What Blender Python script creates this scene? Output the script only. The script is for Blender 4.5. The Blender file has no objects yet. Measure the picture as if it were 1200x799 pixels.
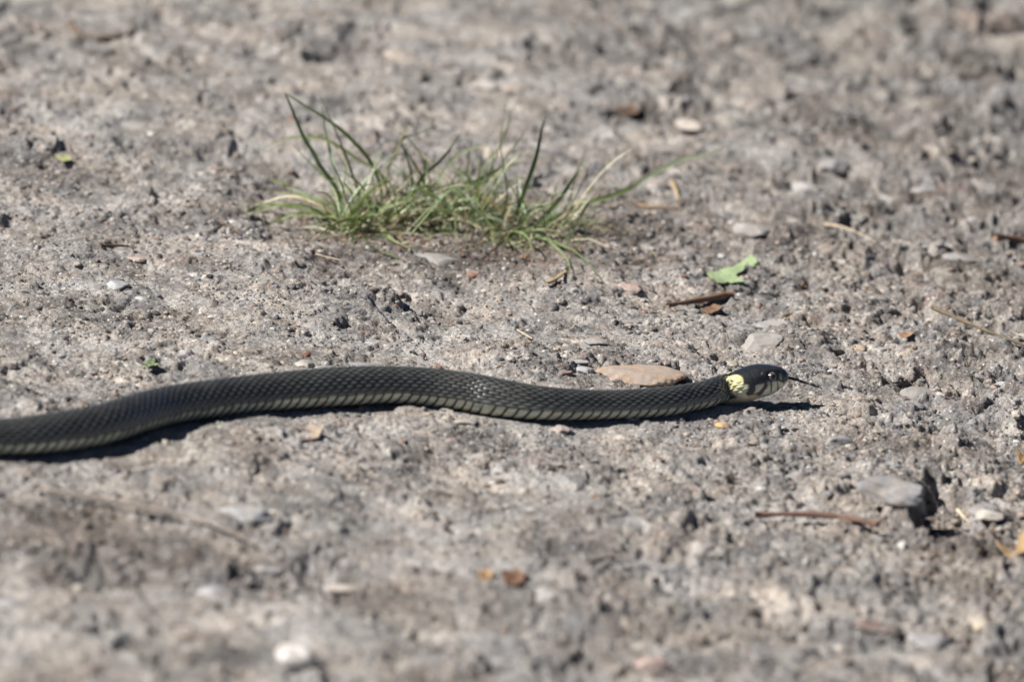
import bpy, math, random
import numpy as np
from mathutils import Vector, Matrix

# ------------------------------------------------------------------ camera
D, PITCH, ROLL, LENS, SENS = 3.3, math.radians(15.0), math.radians(6.0), 300.0, 36.0
sc = bpy.context.scene
C0 = np.array([0.0, -D*math.cos(PITCH), D*math.sin(PITCH)])
FWD = np.array([0.0, math.cos(PITCH), -math.sin(PITCH)])
R0 = np.array([1.0, 0.0, 0.0]); U0 = np.array([0.0, math.sin(PITCH), math.cos(PITCH)])
RGT = math.cos(ROLL)*R0 + math.sin(ROLL)*U0
UPV = -math.sin(ROLL)*R0 + math.cos(ROLL)*U0
cam_d = bpy.data.cameras.new('camera'); cam = bpy.data.objects.new('camera', cam_d)
sc.collection.objects.link(cam); sc.camera = cam
cam_d.lens, cam_d.sensor_width, cam_d.sensor_fit = LENS, SENS, 'HORIZONTAL'
cam_d.clip_start, cam_d.clip_end = 0.1, 200.0
M = Matrix.Identity(4)
for i in range(3):
    M[i][0], M[i][1], M[i][2], M[i][3] = RGT[i], UPV[i], -FWD[i], C0[i]
cam.matrix_world = M
def ray(px, py):
    k = SENS/LENS/1200.0
    d = FWD + RGT*((px-600.0)*k) + UPV*((399.5-py)*k)
    return d
def on_plane(px, py, z=0.0):
    d = ray(px, py); t = (z-C0[2])/d[2]
    return C0 + d*t
def on_depth(px, py, y):
    d = ray(px, py); t = (y-C0[1])/d[1]
    return C0 + d*t
cam_d.dof.use_dof = True
cam_d.dof.focus_distance = float(np.dot(on_plane(830, 418, 0.003)-C0, FWD))
cam_d.dof.aperture_fstop = 10.3
cam_d.dof.aperture_blades = 8

# ------------------------------------------------------------------ light
SUN_EL, SUN_H = math.radians(42.0), np.array([-0.965, -0.26])
w = bpy.data.worlds.new('World'); sc.world = w; w.use_nodes = True
nt = w.node_tree
sky = nt.nodes.new('ShaderNodeTexSky'); sky.sky_type = 'NISHITA'; sky.sun_disc = False
sky.air_density = 0.35; sky.dust_density = 0.1; sky.ozone_density = 1.0
sky.sun_elevation = SUN_EL; sky.sun_rotation = math.atan2(SUN_H[0], SUN_H[1])
bg = nt.nodes['Background']; bg.inputs[1].default_value = 0.05
nt.links.new(sky.outputs[0], bg.inputs[0])
sun_d = bpy.data.lights.new('sun', 'SUN'); sun_d.energy = 5.0; sun_d.angle = math.radians(0.5)
sun_d.color = (1.0, 0.97, 0.94)
sun = bpy.data.objects.new('sun', sun_d); sc.collection.objects.link(sun)
sc.cycles.use_denoising = True; sc.cycles.use_adaptive_sampling = False
sc.cycles.diffuse_bounces = 1
sc.cycles.sample_clamp_indirect = 6.0
SV = Vector((SUN_H[0]*math.cos(SUN_EL), SUN_H[1]*math.cos(SUN_EL), math.sin(SUN_EL)))
sun.rotation_euler = SV.to_track_quat('Z', 'Y').to_euler(); sun.location = SV*5
vs = sc.view_settings
vs.view_transform = 'Standard'; vs.look = 'None'; vs.exposure = 0.74; vs.gamma = 1.0; vs.use_curve_mapping = False

COL = sc.collection
rng = np.random.default_rng(7)
random.seed(7)
MM = 0.001

# ------------------------------------------------------------------ noise
_tab = np.random.default_rng(11).integers(0, 2**31, 65536)
def hash2(ix, iy, seed):
    h = (ix.astype(np.int64)*73856093) ^ (iy.astype(np.int64)*19349663) ^ (seed*83492791)
    return _tab[(h ^ (h >> 13)) & 65535]
def rnd2(ix, iy, seed):
    return hash2(ix, iy, seed).astype(np.float32)/2147483648.0
def perlin(x, y, seed):
    xi = np.floor(x); yi = np.floor(y); fx = (x-xi).astype(np.float32); fy = (y-yi).astype(np.float32)
    xi = xi.astype(np.int64); yi = yi.astype(np.int64)
    def g(dx, dy):
        a = rnd2(xi+dx, yi+dy, seed)*6.2831853
        return np.cos(a)*(fx-dx) + np.sin(a)*(fy-dy)
    u = fx*fx*fx*(fx*(fx*6-15)+10); v = fy*fy*fy*(fy*(fy*6-15)+10)
    a = g(0, 0); a = a + u*(g(1, 0)-a)
    b = g(0, 1); b = b + u*(g(1, 1)-b)
    return (a + v*(b-a))*1.5
def fbm(x, y, seed, o=3, gain=0.5):
    s = 0; a = 1.0
    for k in range(o):
        s = s + a*perlin(x*2**k+k*17.3, y*2**k-k*9.1, seed+k); a *= gain
    return s
def worley(x, y, seed):
    xi = np.floor(x).astype(np.int64); yi = np.floor(y).astype(np.int64)
    f1 = np.full(x.shape, 9.0, np.float32); f2 = f1.copy()
    cid = np.zeros(x.shape, np.int64); ax = np.zeros(x.shape, np.float32); ay = ax.copy()
    for dx in (-1, 0, 1):
        for dy in (-1, 0, 1):
            cx = xi+dx; cy = yi+dy
            qx = cx + rnd2(cx, cy, seed); qy = cy + rnd2(cx, cy, seed+1)
            ex = (x-qx).astype(np.float32); ey = (y-qy).astype(np.float32)
            d = ex*ex+ey*ey
            m = d < f1
            f2 = np.where(m, f1, np.minimum(f2, d))
            f1 = np.where(m, d, f1); cid = np.where(m, hash2(cx, cy, seed+2), cid)
            ax = np.where(m, ex, ax); ay = np.where(m, ey, ay)
    return np.sqrt(f1), np.sqrt(f2), cid, ax, ay
def sstep(a, b, x):
    t = np.clip((x-a)/(b-a), 0, 1); return t*t*(3-2*t)

# ------------------------------------------------------------------ snake path (real positions, metres)
# photo x, top edge, bottom edge, clearance under the body in mm
SN = [(-2, 491.5, 533, 0.3), (50, 486, 531, 0.4), (100, 478, 525, 0.6), (133, 470, 518, 0.6), (167, 459.5, 507, 0.5),
      (200, 452, 498, 0.4), (250, 445, 490, 0.4), (300, 439, 484, 0.5), (350, 434, 480, 0.8), (400, 430, 477, 1.2),
      (450, 429, 474, 1.8), (500, 431, 477, 1.0), (550, 437, 483.5, 0.2), (580, 443, 488.5, 0.0), (620, 450.5, 492.5, 0.0),
      (660, 455, 493.5, 0.0), (700, 457, 492.5, 0.0), (740, 456, 491.5, 0.0), (783, 453, 488.5, 0.3), (805, 450, 484, 0.7),
      (827, 445.5, 479, 1.2), (842, 441, 474, 2.8), (865, 436, 470, 3.6), (885, 428.5, 466, 4.0), (903, 427, 461, 5.0), (923, 434, 446, 8.6)]
HEADW = [(-1, 0.0), (0, 0.6), (0.25, 1.5), (0.8, 2.5), (1.8, 3.4), (3.5, 4.3), (6.7, 5.3), (10, 6.0), (13, 6.5), (16, 6.6), (19, 6.3), (22, 5.85), (27, 5.4)]
HEADU = [(-1, 0.0), (0, 0.6), (0.25, 1.5), (0.8, 2.5), (1.8, 3.5), (3.5, 4.5), (6.7, 5.5), (10, 6.1), (13, 6.3), (16, 6.2), (19, 5.95), (22, 5.7), (27, 5.35)]
HEADD = [(-1, 0.0), (0, 0.5), (0.25, 1.2), (0.8, 2.1), (1.8, 3.1), (3.5, 4.3), (6.7, 5.5), (10, 6.1), (13, 6.3), (16, 6.3), (19, 6.1), (22, 5.8), (27, 5.35)]
pts = []; rad = []
for (px, a, b, lift) in SN:
    r = (b-a)/6.35*MM
    if px > 840: r = {842: 5.4, 865: 5.9, 885: 6.3, 903: 5.5, 923: 0.8}[px]*MM
    zc = r + lift*MM
    if px >= 842:                                      # the raised head, turned a little away
        if px == 842: p842 = on_plane(842, (a+b)/2, 6.2*MM)
        k = (px-842)/81.0
        cy = {842: 457.5, 865: 453, 885: 447, 903: 444, 923: 440}[px]
        pts.append(on_depth(px, cy, p842[1]+0.0125*k)); rad.append(r); continue
    pts.append(on_plane(px, (a+b)/2, zc)); rad.append(r)
# the body goes on out of the picture to the left, ending in a thin tail
p0 = pts[0]; dirx = -(pts[1]-pts[0]); dirx[2] = 0; ang = math.atan2(dirx[1], dirx[0])
ext = []; q = p0.copy(); st = 0.02
for k in range(18):
    ang += 0.28*math.sin(k*0.62+0.6)*(-1)
    q = q + np.array([math.cos(ang), math.sin(ang), 0])*st
    rr = 7.0*MM if k < 6 else max(0.6*MM, 7.0*MM*(1-(k-5)/12.6)**0.8)
    q[2] = rr + 1.0*MM*max(0, 1-k/3.0)
    ext.append((q.copy(), rr))
pts = [e[0] for e in ext[::-1]] + pts; rad = [e[1] for e in ext[::-1]] + rad
pts = np.array(pts); rad = np.array(rad)
def catmull(P, n):
    out = []
    Q = np.vstack([2*P[0]-P[1], P, 2*P[-1]-P[-2]])
    for i in range(1, len(Q)-2):
        t = np.linspace(0, 1, n, endpoint=False)[:, None]
        a, b, c, d = Q[i-1], Q[i], Q[i+1], Q[i+2]
        out.append(0.5*((2*b)+(-a+c)*t+(2*a-5*b+4*c-d)*t*t+(-a+3*b-3*c+d)*t**3))
    out.append(P[-1:][:])
    return np.vstack(out)
dense = catmull(np.hstack([pts, rad[:, None]]), 24)
for _ in range(10):   # fair the curve
    dense[1:-1] = 0.25*dense[:-2]+0.5*dense[1:-1]+0.25*dense[2:]
seg = np.linalg.norm(np.diff(dense[:, :3], axis=0), axis=1); arc = np.concatenate([[0], np.cumsum(seg)])
LEN = arc[-1]
def snake_at(s):
    return np.stack([np.interp(s, arc, dense[:, k]) for k in range(4)], -1)
line = snake_at(np.linspace(0, LEN-0.0005, 420))

def snake_clear(x, y):
    """horizontal distance to the snake's axis, with axis height and radius there (window only)"""
    d = np.full(x.shape, 9.0, np.float32); zc = np.zeros(x.shape, np.float32); rr = np.zeros(x.shape, np.float32)
    m = (x > line[:, 0].min()-0.03) & (x < line[:, 0].max()+0.03) & (y > line[:, 1].min()-0.03) & (y < line[:, 1].max()+0.03)
    xs = x[m].astype(np.float32); ys = y[m].astype(np.float32)
    best = np.full(xs.shape, 9.0, np.float32); bi = np.zeros(xs.shape, np.int32)
    for i in range(0, len(line)):
        near = (np.abs(xs-line[i, 0]) < 0.03)
        if not near.any(): continue
        idx = np.nonzero(near)[0]
        dd = (xs[idx]-line[i, 0])**2+(ys[idx]-line[i, 1])**2
        k = dd < best[idx]; best[idx[k]] = dd[k]; bi[idx[k]] = i
    d[m] = np.sqrt(best); zc[m] = line[bi, 2]; rr[m] = line[bi, 3]
    return d, zc, rr

# ------------------------------------------------------------------ ground height field
def axis_coords(lo, hi, pieces, far):
    c = [lo]
    for (end, st) in pieces:
        n = max(1, int(round((end-c[-1])/st))); c += list(np.linspace(c[-1], end, n+1)[1:])
    st = pieces[-1][1]; g = []; x = c[-1]
    while x < far:
        st *= 1.28; x += st; g.append(x)
    st = pieces[0][1]; x = c[0]; l = []
    while x > -far:
        st *= 1.28; x -= st; l.append(x)
    return np.array(l[::-1]+c+g)
gx = axis_coords(-0.34, 0.34, [(-0.245, 0.0022), (0.245, 0.00066), (0.34, 0.0022)], 60.0)
gy = axis_coords(-0.70, 0.95, [(-0.52, 0.003), (-0.24, 0.0017), (0.22, 0.00095), (0.66, 0.0019), (0.95, 0.004)], 60.0)
X, Y = np.meshgrid(gx, gy)
x = X.astype(np.float64)/MM; y = Y.astype(np.float64)/MM     # mm
warpx = 3.0*perlin(x/16, y/16, 91)+1.0*perlin(x/5, y/5, 92); warpy = 3.0*perlin(x/16, y/16, 93)+1.0*perlin(x/5, y/5, 94)
wx = x+warpx; wy = y+warpy
def pxy(px, py): return on_plane(px, py, 0.0)[:2]/MM
rough = sstep(30, 130, x - 0.18*y)*0.7 + 0.75*sstep(-0.15, 0.45, fbm(x/75, y/75, 5, 2))
# crust broken into low plates: terraced noise with crumbled risers
n1 = fbm(wx/62, wy/62, 23, 3)*2.6+0.22*fbm(x/6, y/6, 25, 3)+0.5*perlin(x/170, y/170, 26)
fl = np.floor(n1); f = n1-fl
plate = fl+sstep(0.80, 0.97, f)
riser = sstep(0.55, 0.85, f)+(1-sstep(0.0, 0.22, f))
rough = np.clip(rough*0.75+0.40*riser-0.12, 0, 1.2)
h = 3.0*fbm(x/170, y/170, 21, 2) + 1.9*plate*(0.7+0.3*rough) + 0.9*n1
bil = np.abs(perlin(wx/26, wy/26, 31)); bil2 = np.abs(perlin(wx/10, wy/10, 33))
h = h + 1.3*(bil-0.3)*(0.3+0.9*rough) + 0.7*(bil2-0.3)*(0.2+0.9*rough)
col = np.empty(X.shape+(3,), np.float32)
mott = 0.50*fbm(x/42, y/42, 41, 3)+0.26*fbm(wx/9, wy/9, 45, 3)
tone = np.exp(np.clip(1.3*mott, -1.0, 0.65))*(1-0.45*sstep(60, 240, x+0.35*y-60))  # far right side darkened: shadows among its rubble painted into the tone
warm = sstep(-0.35, 0.5, fbm(x/38, y/38, 47, 3))
c_grey = np.array([0.243, 0.231, 0.221]); c_tan = np.array([0.300, 0.262, 0.226])
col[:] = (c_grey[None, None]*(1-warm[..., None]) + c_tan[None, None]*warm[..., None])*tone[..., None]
crust = 1-sstep(0.15, 0.75, rough)
dust = (0.50*sstep(0.15, 0.6, fbm(wx/17, wy/17, 49, 3))+0.42*crust*sstep(-0.3, 0.3, fbm(wx/12, wy/12, 50, 3)))[..., None]
col[:] = col*(1-dust)+np.array([0.43, 0.405, 0.37])*dust
PAL = np.array([[.27, .26, .25], [.20, .198, .198], [.38, .355, .325], [.31, .26, .21], [.33, .25, .205], [.13, .125, .12], [.42, .375, .315],
                [.255, .258, .262], [.23, .21, .19], [.29, .27, .25], [.36, .31, .255], [.25, .19, .165]])
pl_ = PAL.mean(1, keepdims=True); PAL = np.clip(0.26+(pl_-0.26)*1.5+(PAL-pl_)*0.9, 0.035, 0.6)  # contrast widened to put small lights and shadows into the stone colours
def clods(cell, hmax, prob, seed, steep, paint, mask=None):
    """angular crumbs: flat tilted tops, steep polygonal sides"""
    global h, col
    f1, f2, cid, ax, ay = worley(wx/cell, wy/cell, seed)
    r1 = (cid & 1023)/1023.0; r2 = ((cid >> 10) & 1023)/1023.0; r3 = ((cid >> 20) & 1023)/1023.0
    pd = np.full(x.shape, -9.0)
    for k in range(5):
        th_ = r1*31.0+k*1.2566+0.5*np.sin(r2*50+k*2.1)
        pd = np.maximum(pd, (ax*np.cos(th_)+ay*np.sin(th_))*(1+0.3*np.sin(r3*60+k*1.7)))
    R = 0.20+0.24*r2
    body_ = np.clip((1-pd/R)*steep, 0, 1); body_ = body_*(2-body_)
    edge = sstep(0.0, 0.10, f2-f1)
    present = (r1 < prob) if mask is None else (r1 < prob*mask)
    tilt_ = 1+0.9*(ax*np.cos(r2*40)+ay*np.sin(r2*40))/R*0.45
    h = h + hmax*(0.3+0.7*r3)*body_*edge*present*tilt_
    pc = PAL[cid % len(PAL)]*(0.8+0.4*r2[..., None])
    a = (sstep(0.2, 0.7, body_*edge)*present*paint*(0.3+0.7*r3))[..., None]
    col[:] = col*(1-a)+pc*a
big_m = np.clip(0.15+0.9*sstep(20, 200, x+0.25*y-20)+0.35*sstep(180, 420, y), 0, 1)
clods(46.0, 6.0, 0.45, 56, 1.5, 0.45, big_m)
n = fbm(wx/44, wy/44, 78, 3); h = h - 5.0*sstep(0.36, 0.60, n)*big_m
ur = sstep(60, 260, x+0.35*y-60)
clods(34.0, 5.0, 0.60, 59, 1.4, 0.7, ur)
n = fbm(wx/26, wy/26, 79, 3); h = h - 4.0*sstep(0.28, 0.55, n)*ur
clods(26.0, 3.4, 0.36, 58, 2.0, 0.5, 0.45+0.6*rough)
clods(13.0, 2.4, 0.44, 60, 2.2, 0.55, 0.40+0.65*rough)
clods(6.5, 1.7, 0.36, 64, 1.9, 0.55, 0.15+0.85*rough)
clods(3.3, 1.0, 0.42, 68, 1.7, 0.6, 0.10+0.9*rough)
clods(1.9, 0.6, 0.45, 72, 1.5, 0.65, 0.30+0.8*rough)
# pits and crumbled hollows
n = fbm(wx/22, wy/22, 81, 3); pit = sstep(0.40, 0.56, n)*(0.35+0.8*rough)
h = h - 2.8*pit
n = fbm(wx/7.5, wy/7.5, 84, 3); h = h - 2.6*sstep(0.40, 0.52, n)*(0.3+0.8*rough)
n = fbm(x/2.9, y/2.9, 87, 2); h = h - 0.9*sstep(0.36, 0.55, n)*(0.5+0.5*rough)
cr = np.abs(perlin(wx/30, wy/30, 95)+0.45*perlin(wx/8, wy/8, 96)); h = h - 1.6*(1-sstep(0.0, 0.04, cr))*sstep(0.0, 0.3, perlin(x/60, y/60, 97))
h = h + 0.26*fbm(x/2.6, y/2.6, 55, 2)*(0.6+0.7*rough) + 0.12*(rnd2((x*4).astype(np.int64), (y*4).astype(np.int64), 57)-0.5)
h = h - np.mean(h[(np.abs(x) < 240) & (np.abs(y) < 400)])
# features read off the photograph: px, py, half-size x (mm), half-size y (mm), height (mm), softness
FEAT = [(345, 305, 24, 34, 4.0, 0.7), (800, 635, 20, 26, 4.5, 0.6), (620, 375, 22, 26, 1.5, 0.8), (905, 520, 18, 10, 1.6, 0.6),
        (867, 482, 11, 5, 2.2, 0.4), (700, 655, 16, 20, 2.0, 0.7), (1010, 650, 20, 20, 2.5, 0.7), (90, 385, 30, 40, 2.2, 0.8),
        (1140, 440, 20, 24, 2.5, 0.6), (300, 400, 24, 20, 1.6, 0.7), (740, 500, 26, 10, 1.2, 0.6), (520, 520, 26, 14, 1.3, 0.7), (930, 395, 14, 14, 2.0, 0.5),
        # hollows
        (150, 178, 7, 9, -4.0, 0.5), (250, 182, 9, 10, -4.5, 0.5), (280, 176, 5, 8, -3.5, 0.5), (12, 262, 8, 9, -4, 0.5), (67, 277, 5, 5, -3, 0.5),
        (370, 665, 7, 9, -5.0, 0.5), (395, 672, 8, 7, -4.5, 0.5), (190, 765, 7, 10, -5, 0.5), (500, 742, 6, 8, -4, 0.5), (842, 660, 6, 8, -3, 0.5),
        (912, 505, 9, 6, -3.6, 0.4), (1015, 352, 6, 8, -3.5, 0.5), (1130, 300, 10, 8, -3.5, 0.4), (1172, 505, 8, 12, -5, 0.5), (1055, 100, 8, 12, -5, 0.5),
        (1145, 125, 8, 12, -5, 0.5), (1125, 215, 8, 9, -4.5, 0.5), (1165, 5, 10, 14, -6, 0.5), (815, 88, 8, 10, -4.5, 0.5), (690, 68, 8, 8, -3.5, 0.5),
        (190, 25, 8, 12, -4.5, 0.5), (45, 185, 6, 8, -3, 0.5), (630, 385, 4, 4, -2.4, 0.4), (665, 402, 5, 4, -2.2, 0.4), (470, 410, 6, 4, -2.2, 0.4),
        (205, 317, 7, 6, -2.2, 0.4), (105, 345, 5, 4, -2.4, 0.4), (265, 430, 5, 4, -2.2, 0.4), (1107, 602, 16, 40, -13, 0.4), (735, 130, 7, 8, -3.5, 0.5),
        (1180, 560, 8, 10, -4, 0.5), (1085, 430, 6, 5, -2.4, 0.4), (60, 625, 36, 26, -3.0, 0.9)]
for (px, py, a, b, hh, s) in FEAT:
    cx, cy = pxy(px, py)
    m = (np.abs(x-cx) < a*2.2) & (np.abs(y-cy) < b*2.2)
    q = np.sqrt(((wx[m]-cx)/a)**2+((wy[m]-cy)/b)**2)+0.25*perlin(x[m]/6, y[m]/6, 99)
    h[m] += hh*(1-sstep(1-s, 1.0+0.25*s, q))
h = h*(0.68+0.14*sstep(60, 200, x))
# settle the terrain under the snake
dS, zS, rS = snake_clear(X, Y)
near = np.exp(-(dS/0.022)**2)
h = h*(1-0.66*near) + 1.0*near
lim = (zS - np.sqrt(np.clip((rS*0.98)**2-dS**2, 0, None)))/MM + 0.05
h = np.where(dS < rS*0.98, np.minimum(h, lim), h)
far = sstep(600, 2000, np.hypot(x, y)); h = h*(1-0.5*far)
# brown earth in drifts and round the grass; tuft's shade painted into its colour
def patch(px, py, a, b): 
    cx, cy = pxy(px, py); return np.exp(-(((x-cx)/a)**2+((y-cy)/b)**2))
soil_shade = np.clip(1.2*patch(420, 265, 22, 55)+1.2*patch(520, 265, 28, 60)+1.2*patch(620, 285, 32, 60)+0.7*patch(760, 275, 40, 60)+0.6*patch(960, 290, 40, 40)
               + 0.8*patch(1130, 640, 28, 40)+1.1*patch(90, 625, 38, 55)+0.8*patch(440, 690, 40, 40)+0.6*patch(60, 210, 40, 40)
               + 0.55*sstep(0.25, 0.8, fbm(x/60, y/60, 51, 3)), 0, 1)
soil_shade = soil_shade*sstep(-0.45, 0.35, fbm(x/5, y/5, 53, 3)+soil_shade*0.6)
c_soil_shade = np.array([0.118, 0.092, 0.074])
col[:] = col*(1-0.72*soil_shade[..., None])+c_soil_shade*(0.72*soil_shade[..., None])*tone[..., None]
col = np.clip(col, 0.03, 0.55)
Z = (h*MM).astype(np.float32)
def H(px_, py_):
    i = min(max(np.searchsorted(gx, px_)-1, 0), len(gx)-2); j = min(max(np.searchsorted(gy, py_)-1, 0), len(gy)-2)
    u = (px_-gx[i])/(gx[i+1]-gx[i]); v = (py_-gy[j])/(gy[j+1]-gy[j])
    return float((Z[j, i]*(1-u)+Z[j, i+1]*u)*(1-v)+(Z[j+1, i]*(1-u)+Z[j+1, i+1]*u)*v)
def hit(px, py):
    p = on_plane(px, py, 0)
    for _ in range(8):
        z = H(p[0], p[1]); p = 0.5*p+0.5*on_plane(px, py, z)
    p[2] = H(p[0], p[1]); return p

def new_mesh(name, V, F, smooth=True, colors=None, mat=None):
    me = bpy.data.meshes.new(name)
    V = np.asarray(V, np.float32); F = np.asarray(F, np.int32)
    me.vertices.add(len(V)); me.vertices.foreach_set('co', V.ravel())
    k = F.shape[1]
    me.loops.add(F.size); me.loops.foreach_set('vertex_index', F.ravel())
    me.polygons.add(len(F)); me.polygons.foreach_set('loop_start', np.arange(0, F.size, k, dtype=np.int32))
    me.polygons.foreach_set('loop_total', np.full(len(F), k, np.int32))
    if smooth: me.polygons.foreach_set('use_smooth', np.ones(len(F), bool))
    if colors is not None:
        a = me.color_attributes.new('tint', 'FLOAT_COLOR', 'POINT')
        c = np.ones((len(V), 4), np.float32); c[:, :3] = colors; a.data.foreach_set('color', c.ravel())
    me.update(calc_edges=True)
    if mat: me.materials.append(mat)
    return me
def link(name, me, parent=None, **props):
    o = bpy.data.objects.new(name, me); COL.objects.link(o)
    if parent: o.parent = parent
    for k, v in props.items(): o[k] = v
    return o
def grid_faces(nj, ni, wrap=False):
    j, i = np.meshgrid(np.arange(nj-1), np.arange(ni if wrap else ni-1), indexing='ij')
    i2 = (i+1) % ni
    return np.stack([j*ni+i, j*ni+i2, (j+1)*ni+i2, (j+1)*ni+i], -1).reshape(-1, 4)

# ------------------------------------------------------------------ materials
def mat_new(name):
    m = bpy.data.materials.new(name); m.use_nodes = True
    return m, m.node_tree, m.node_tree.nodes['Principled BSDF']
def N(t, kind, **kw):
    n = t.nodes.new(kind)
    for k, v in kw.items(): setattr(n, k, v)
    return n
def noise(t, vec, scale, detail=3, rough=0.6):
    n = N(t, 'ShaderNodeTexNoise'); n.inputs['Scale'].default_value = scale; n.inputs['Detail'].default_value = detail
    n.inputs['Roughness'].default_value = rough; t.links.new(vec, n.inputs['Vector']); return n
def ramp(t, fac, stops):
    r = N(t, 'ShaderNodeValToRGB'); e = r.color_ramp.elements
    e[0].position, e[0].color = stops[0][0], (*stops[0][1], 1); e[1].position, e[1].color = stops[-1][0], (*stops[-1][1], 1)
    for p, c in stops[1:-1]:
        k = e.new(p); k.color = (*c, 1)
    t.links.new(fac, r.inputs[0]); return r
def mixc(t, a, b, fac, mode='MIX'):
    m = N(t, 'ShaderNodeMix', data_type='RGBA', blend_type=mode)
    if isinstance(fac, float): m.inputs[0].default_value = fac
    else: t.links.new(fac, m.inputs[0])
    for s, v in ((6, a), (7, b)):
        if isinstance(v, tuple): m.inputs[s].default_value = (*v, 1)
        else: t.links.new(v, m.inputs[s])
    return m.outputs[2]
def bump(t, height, strength, dist, normal=None):
    b = N(t, 'ShaderNodeBump'); b.inputs['Strength'].default_value = strength; b.inputs['Distance'].default_value = dist
    t.links.new(height, b.inputs['Height'])
    if normal is not None: t.links.new(normal, b.inputs['Normal'])
    return b.outputs[0]
def g3(v): return (v, v, v)

def earth_like(name, source):
    m, t, b = mat_new(name)
    if source == 'attr':
        a = N(t, 'ShaderNodeAttribute', attribute_name='tint'); c = a.outputs['Color']
    else:
        a = N(t, 'ShaderNodeObjectInfo'); c = a.outputs['Color']
    vec = N(t, 'ShaderNodeTexCoord').outputs['Object']
    n1 = noise(t, vec, 700, 4, 0.65); n2 = noise(t, vec, 2600, 2, 0.6); n3 = noise(t, vec, 160, 3)
    c = mixc(t, c, ramp(t, n1.outputs[0], [(0.28, g3(0.30)), (0.5, g3(1.0)), (0.72, g3(1.65))]).outputs[0], 0.8, 'MULTIPLY')
    c = mixc(t, c, ramp(t, n2.outputs[0], [(0.30, g3(0.40)), (0.5, g3(1.0)), (0.70, g3(1.65))]).outputs[0], 0.7, 'MULTIPLY')
    c = mixc(t, c, ramp(t, n3.outputs[0], [(0.3, (0.86, 0.88, 0.90)), (0.7, (1.12, 1.08, 1.02))]).outputs[0], 0.8, 'MULTIPLY')
    # scattered pale and dark mineral grains; dark ones also stand in for shadowed pits
    v = N(t, 'ShaderNodeTexVoronoi'); v.inputs['Scale'].default_value = 620; t.links.new(vec, v.inputs['Vector'])
    sep = N(t, 'ShaderNodeSeparateColor'); t.links.new(v.outputs['Color'], sep.inputs[0])
    near = ramp(t, v.outputs['Distance'], [(0.22, g3(1)), (0.36, g3(0))]).outputs[0]
    pale = ramp(t, sep.outputs[0], [(0.86, g3(0)), (0.90, g3(1))]).outputs[0]
    dark = ramp(t, sep.outputs[1], [(0.80, g3(0)), (0.85, g3(1))]).outputs[0]
    c = mixc(t, c, (0.68, 0.65, 0.59), mixc(t, (0, 0, 0), near, pale))
    c = mixc(t, c, (0.04, 0.036, 0.034), mixc(t, (0, 0, 0), near, dark))
    t.links.new(c, b.inputs['Base Color'])
    b.inputs['Roughness'].default_value = 0.86; b.inputs['Specular IOR Level'].default_value = 0.28
    rr = ramp(t, mixc(t, (0, 0, 0), near, pale), [(0, g3(0.88)), (1, g3(0.35))]); t.links.new(rr.outputs[0], b.inputs['Roughness'])
    nb = bump(t, n1.outputs[0], 1.0, 0.0011); nb = bump(t, n2.outputs[0], 1.0, 0.00045, nb)
    t.links.new(nb, b.inputs['Normal'])
    return m
m_ground = earth_like('ground', 'attr')
m_grit = earth_like('grit', 'attr')

def stone_mat():
    m, t, b = mat_new('stone')
    oi = N(t, 'ShaderNodeObjectInfo'); tc = N(t, 'ShaderNodeTexCoord').outputs['Object']
    mp = N(t, 'ShaderNodeVectorMath', operation='ADD'); t.links.new(tc, mp.inputs[0]); 
    k = N(t, 'ShaderNodeMath', operation='MULTIPLY'); t.links.new(oi.outputs['Random'], k.inputs[0]); k.inputs[1].default_value = 3.0
    t.links.new(k.outputs[0], mp.inputs[1]); vec = mp.outputs[0]
    n1 = noise(t, vec, 240, 4, 0.65); n2 = noise(t, vec, 1300, 3, 0.6)
    c = mixc(t, oi.outputs['Color'], ramp(t, n1.outputs[0], [(0.28, (0.66, 0.64, 0.62)), (0.5, g3(1)), (0.74, (1.25, 1.22, 1.16))]).outputs[0], 0.9, 'MULTIPLY')
    c = mixc(t, c, ramp(t, n2.outputs[0], [(0.3, g3(0.62)), (0.5, g3(1)), (0.72, g3(1.3))]).outputs[0], 0.6, 'MULTIPLY')
    # dust caught on the surface
    du = ramp(t, noise(t, vec, 150, 5, 0.75).outputs[0], [(0.40, g3(0.1)), (0.60, g3(0.85))]).outputs[0]
    c = mixc(t, c, (0.30, 0.265, 0.23), du)
    t.links.new(c, b.inputs['Base Color'])
    b.inputs['Roughness'].default_value = 0.72; b.inputs['Specular IOR Level'].default_value = 0.35
    nb = bump(t, n1.outputs[0], 0.7, 0.0006); nb = bump(t, n2.outputs[0], 0.6, 0.0002, nb); t.links.new(nb, b.inputs['Normal'])
    return m
m_stone = stone_mat()

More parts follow.
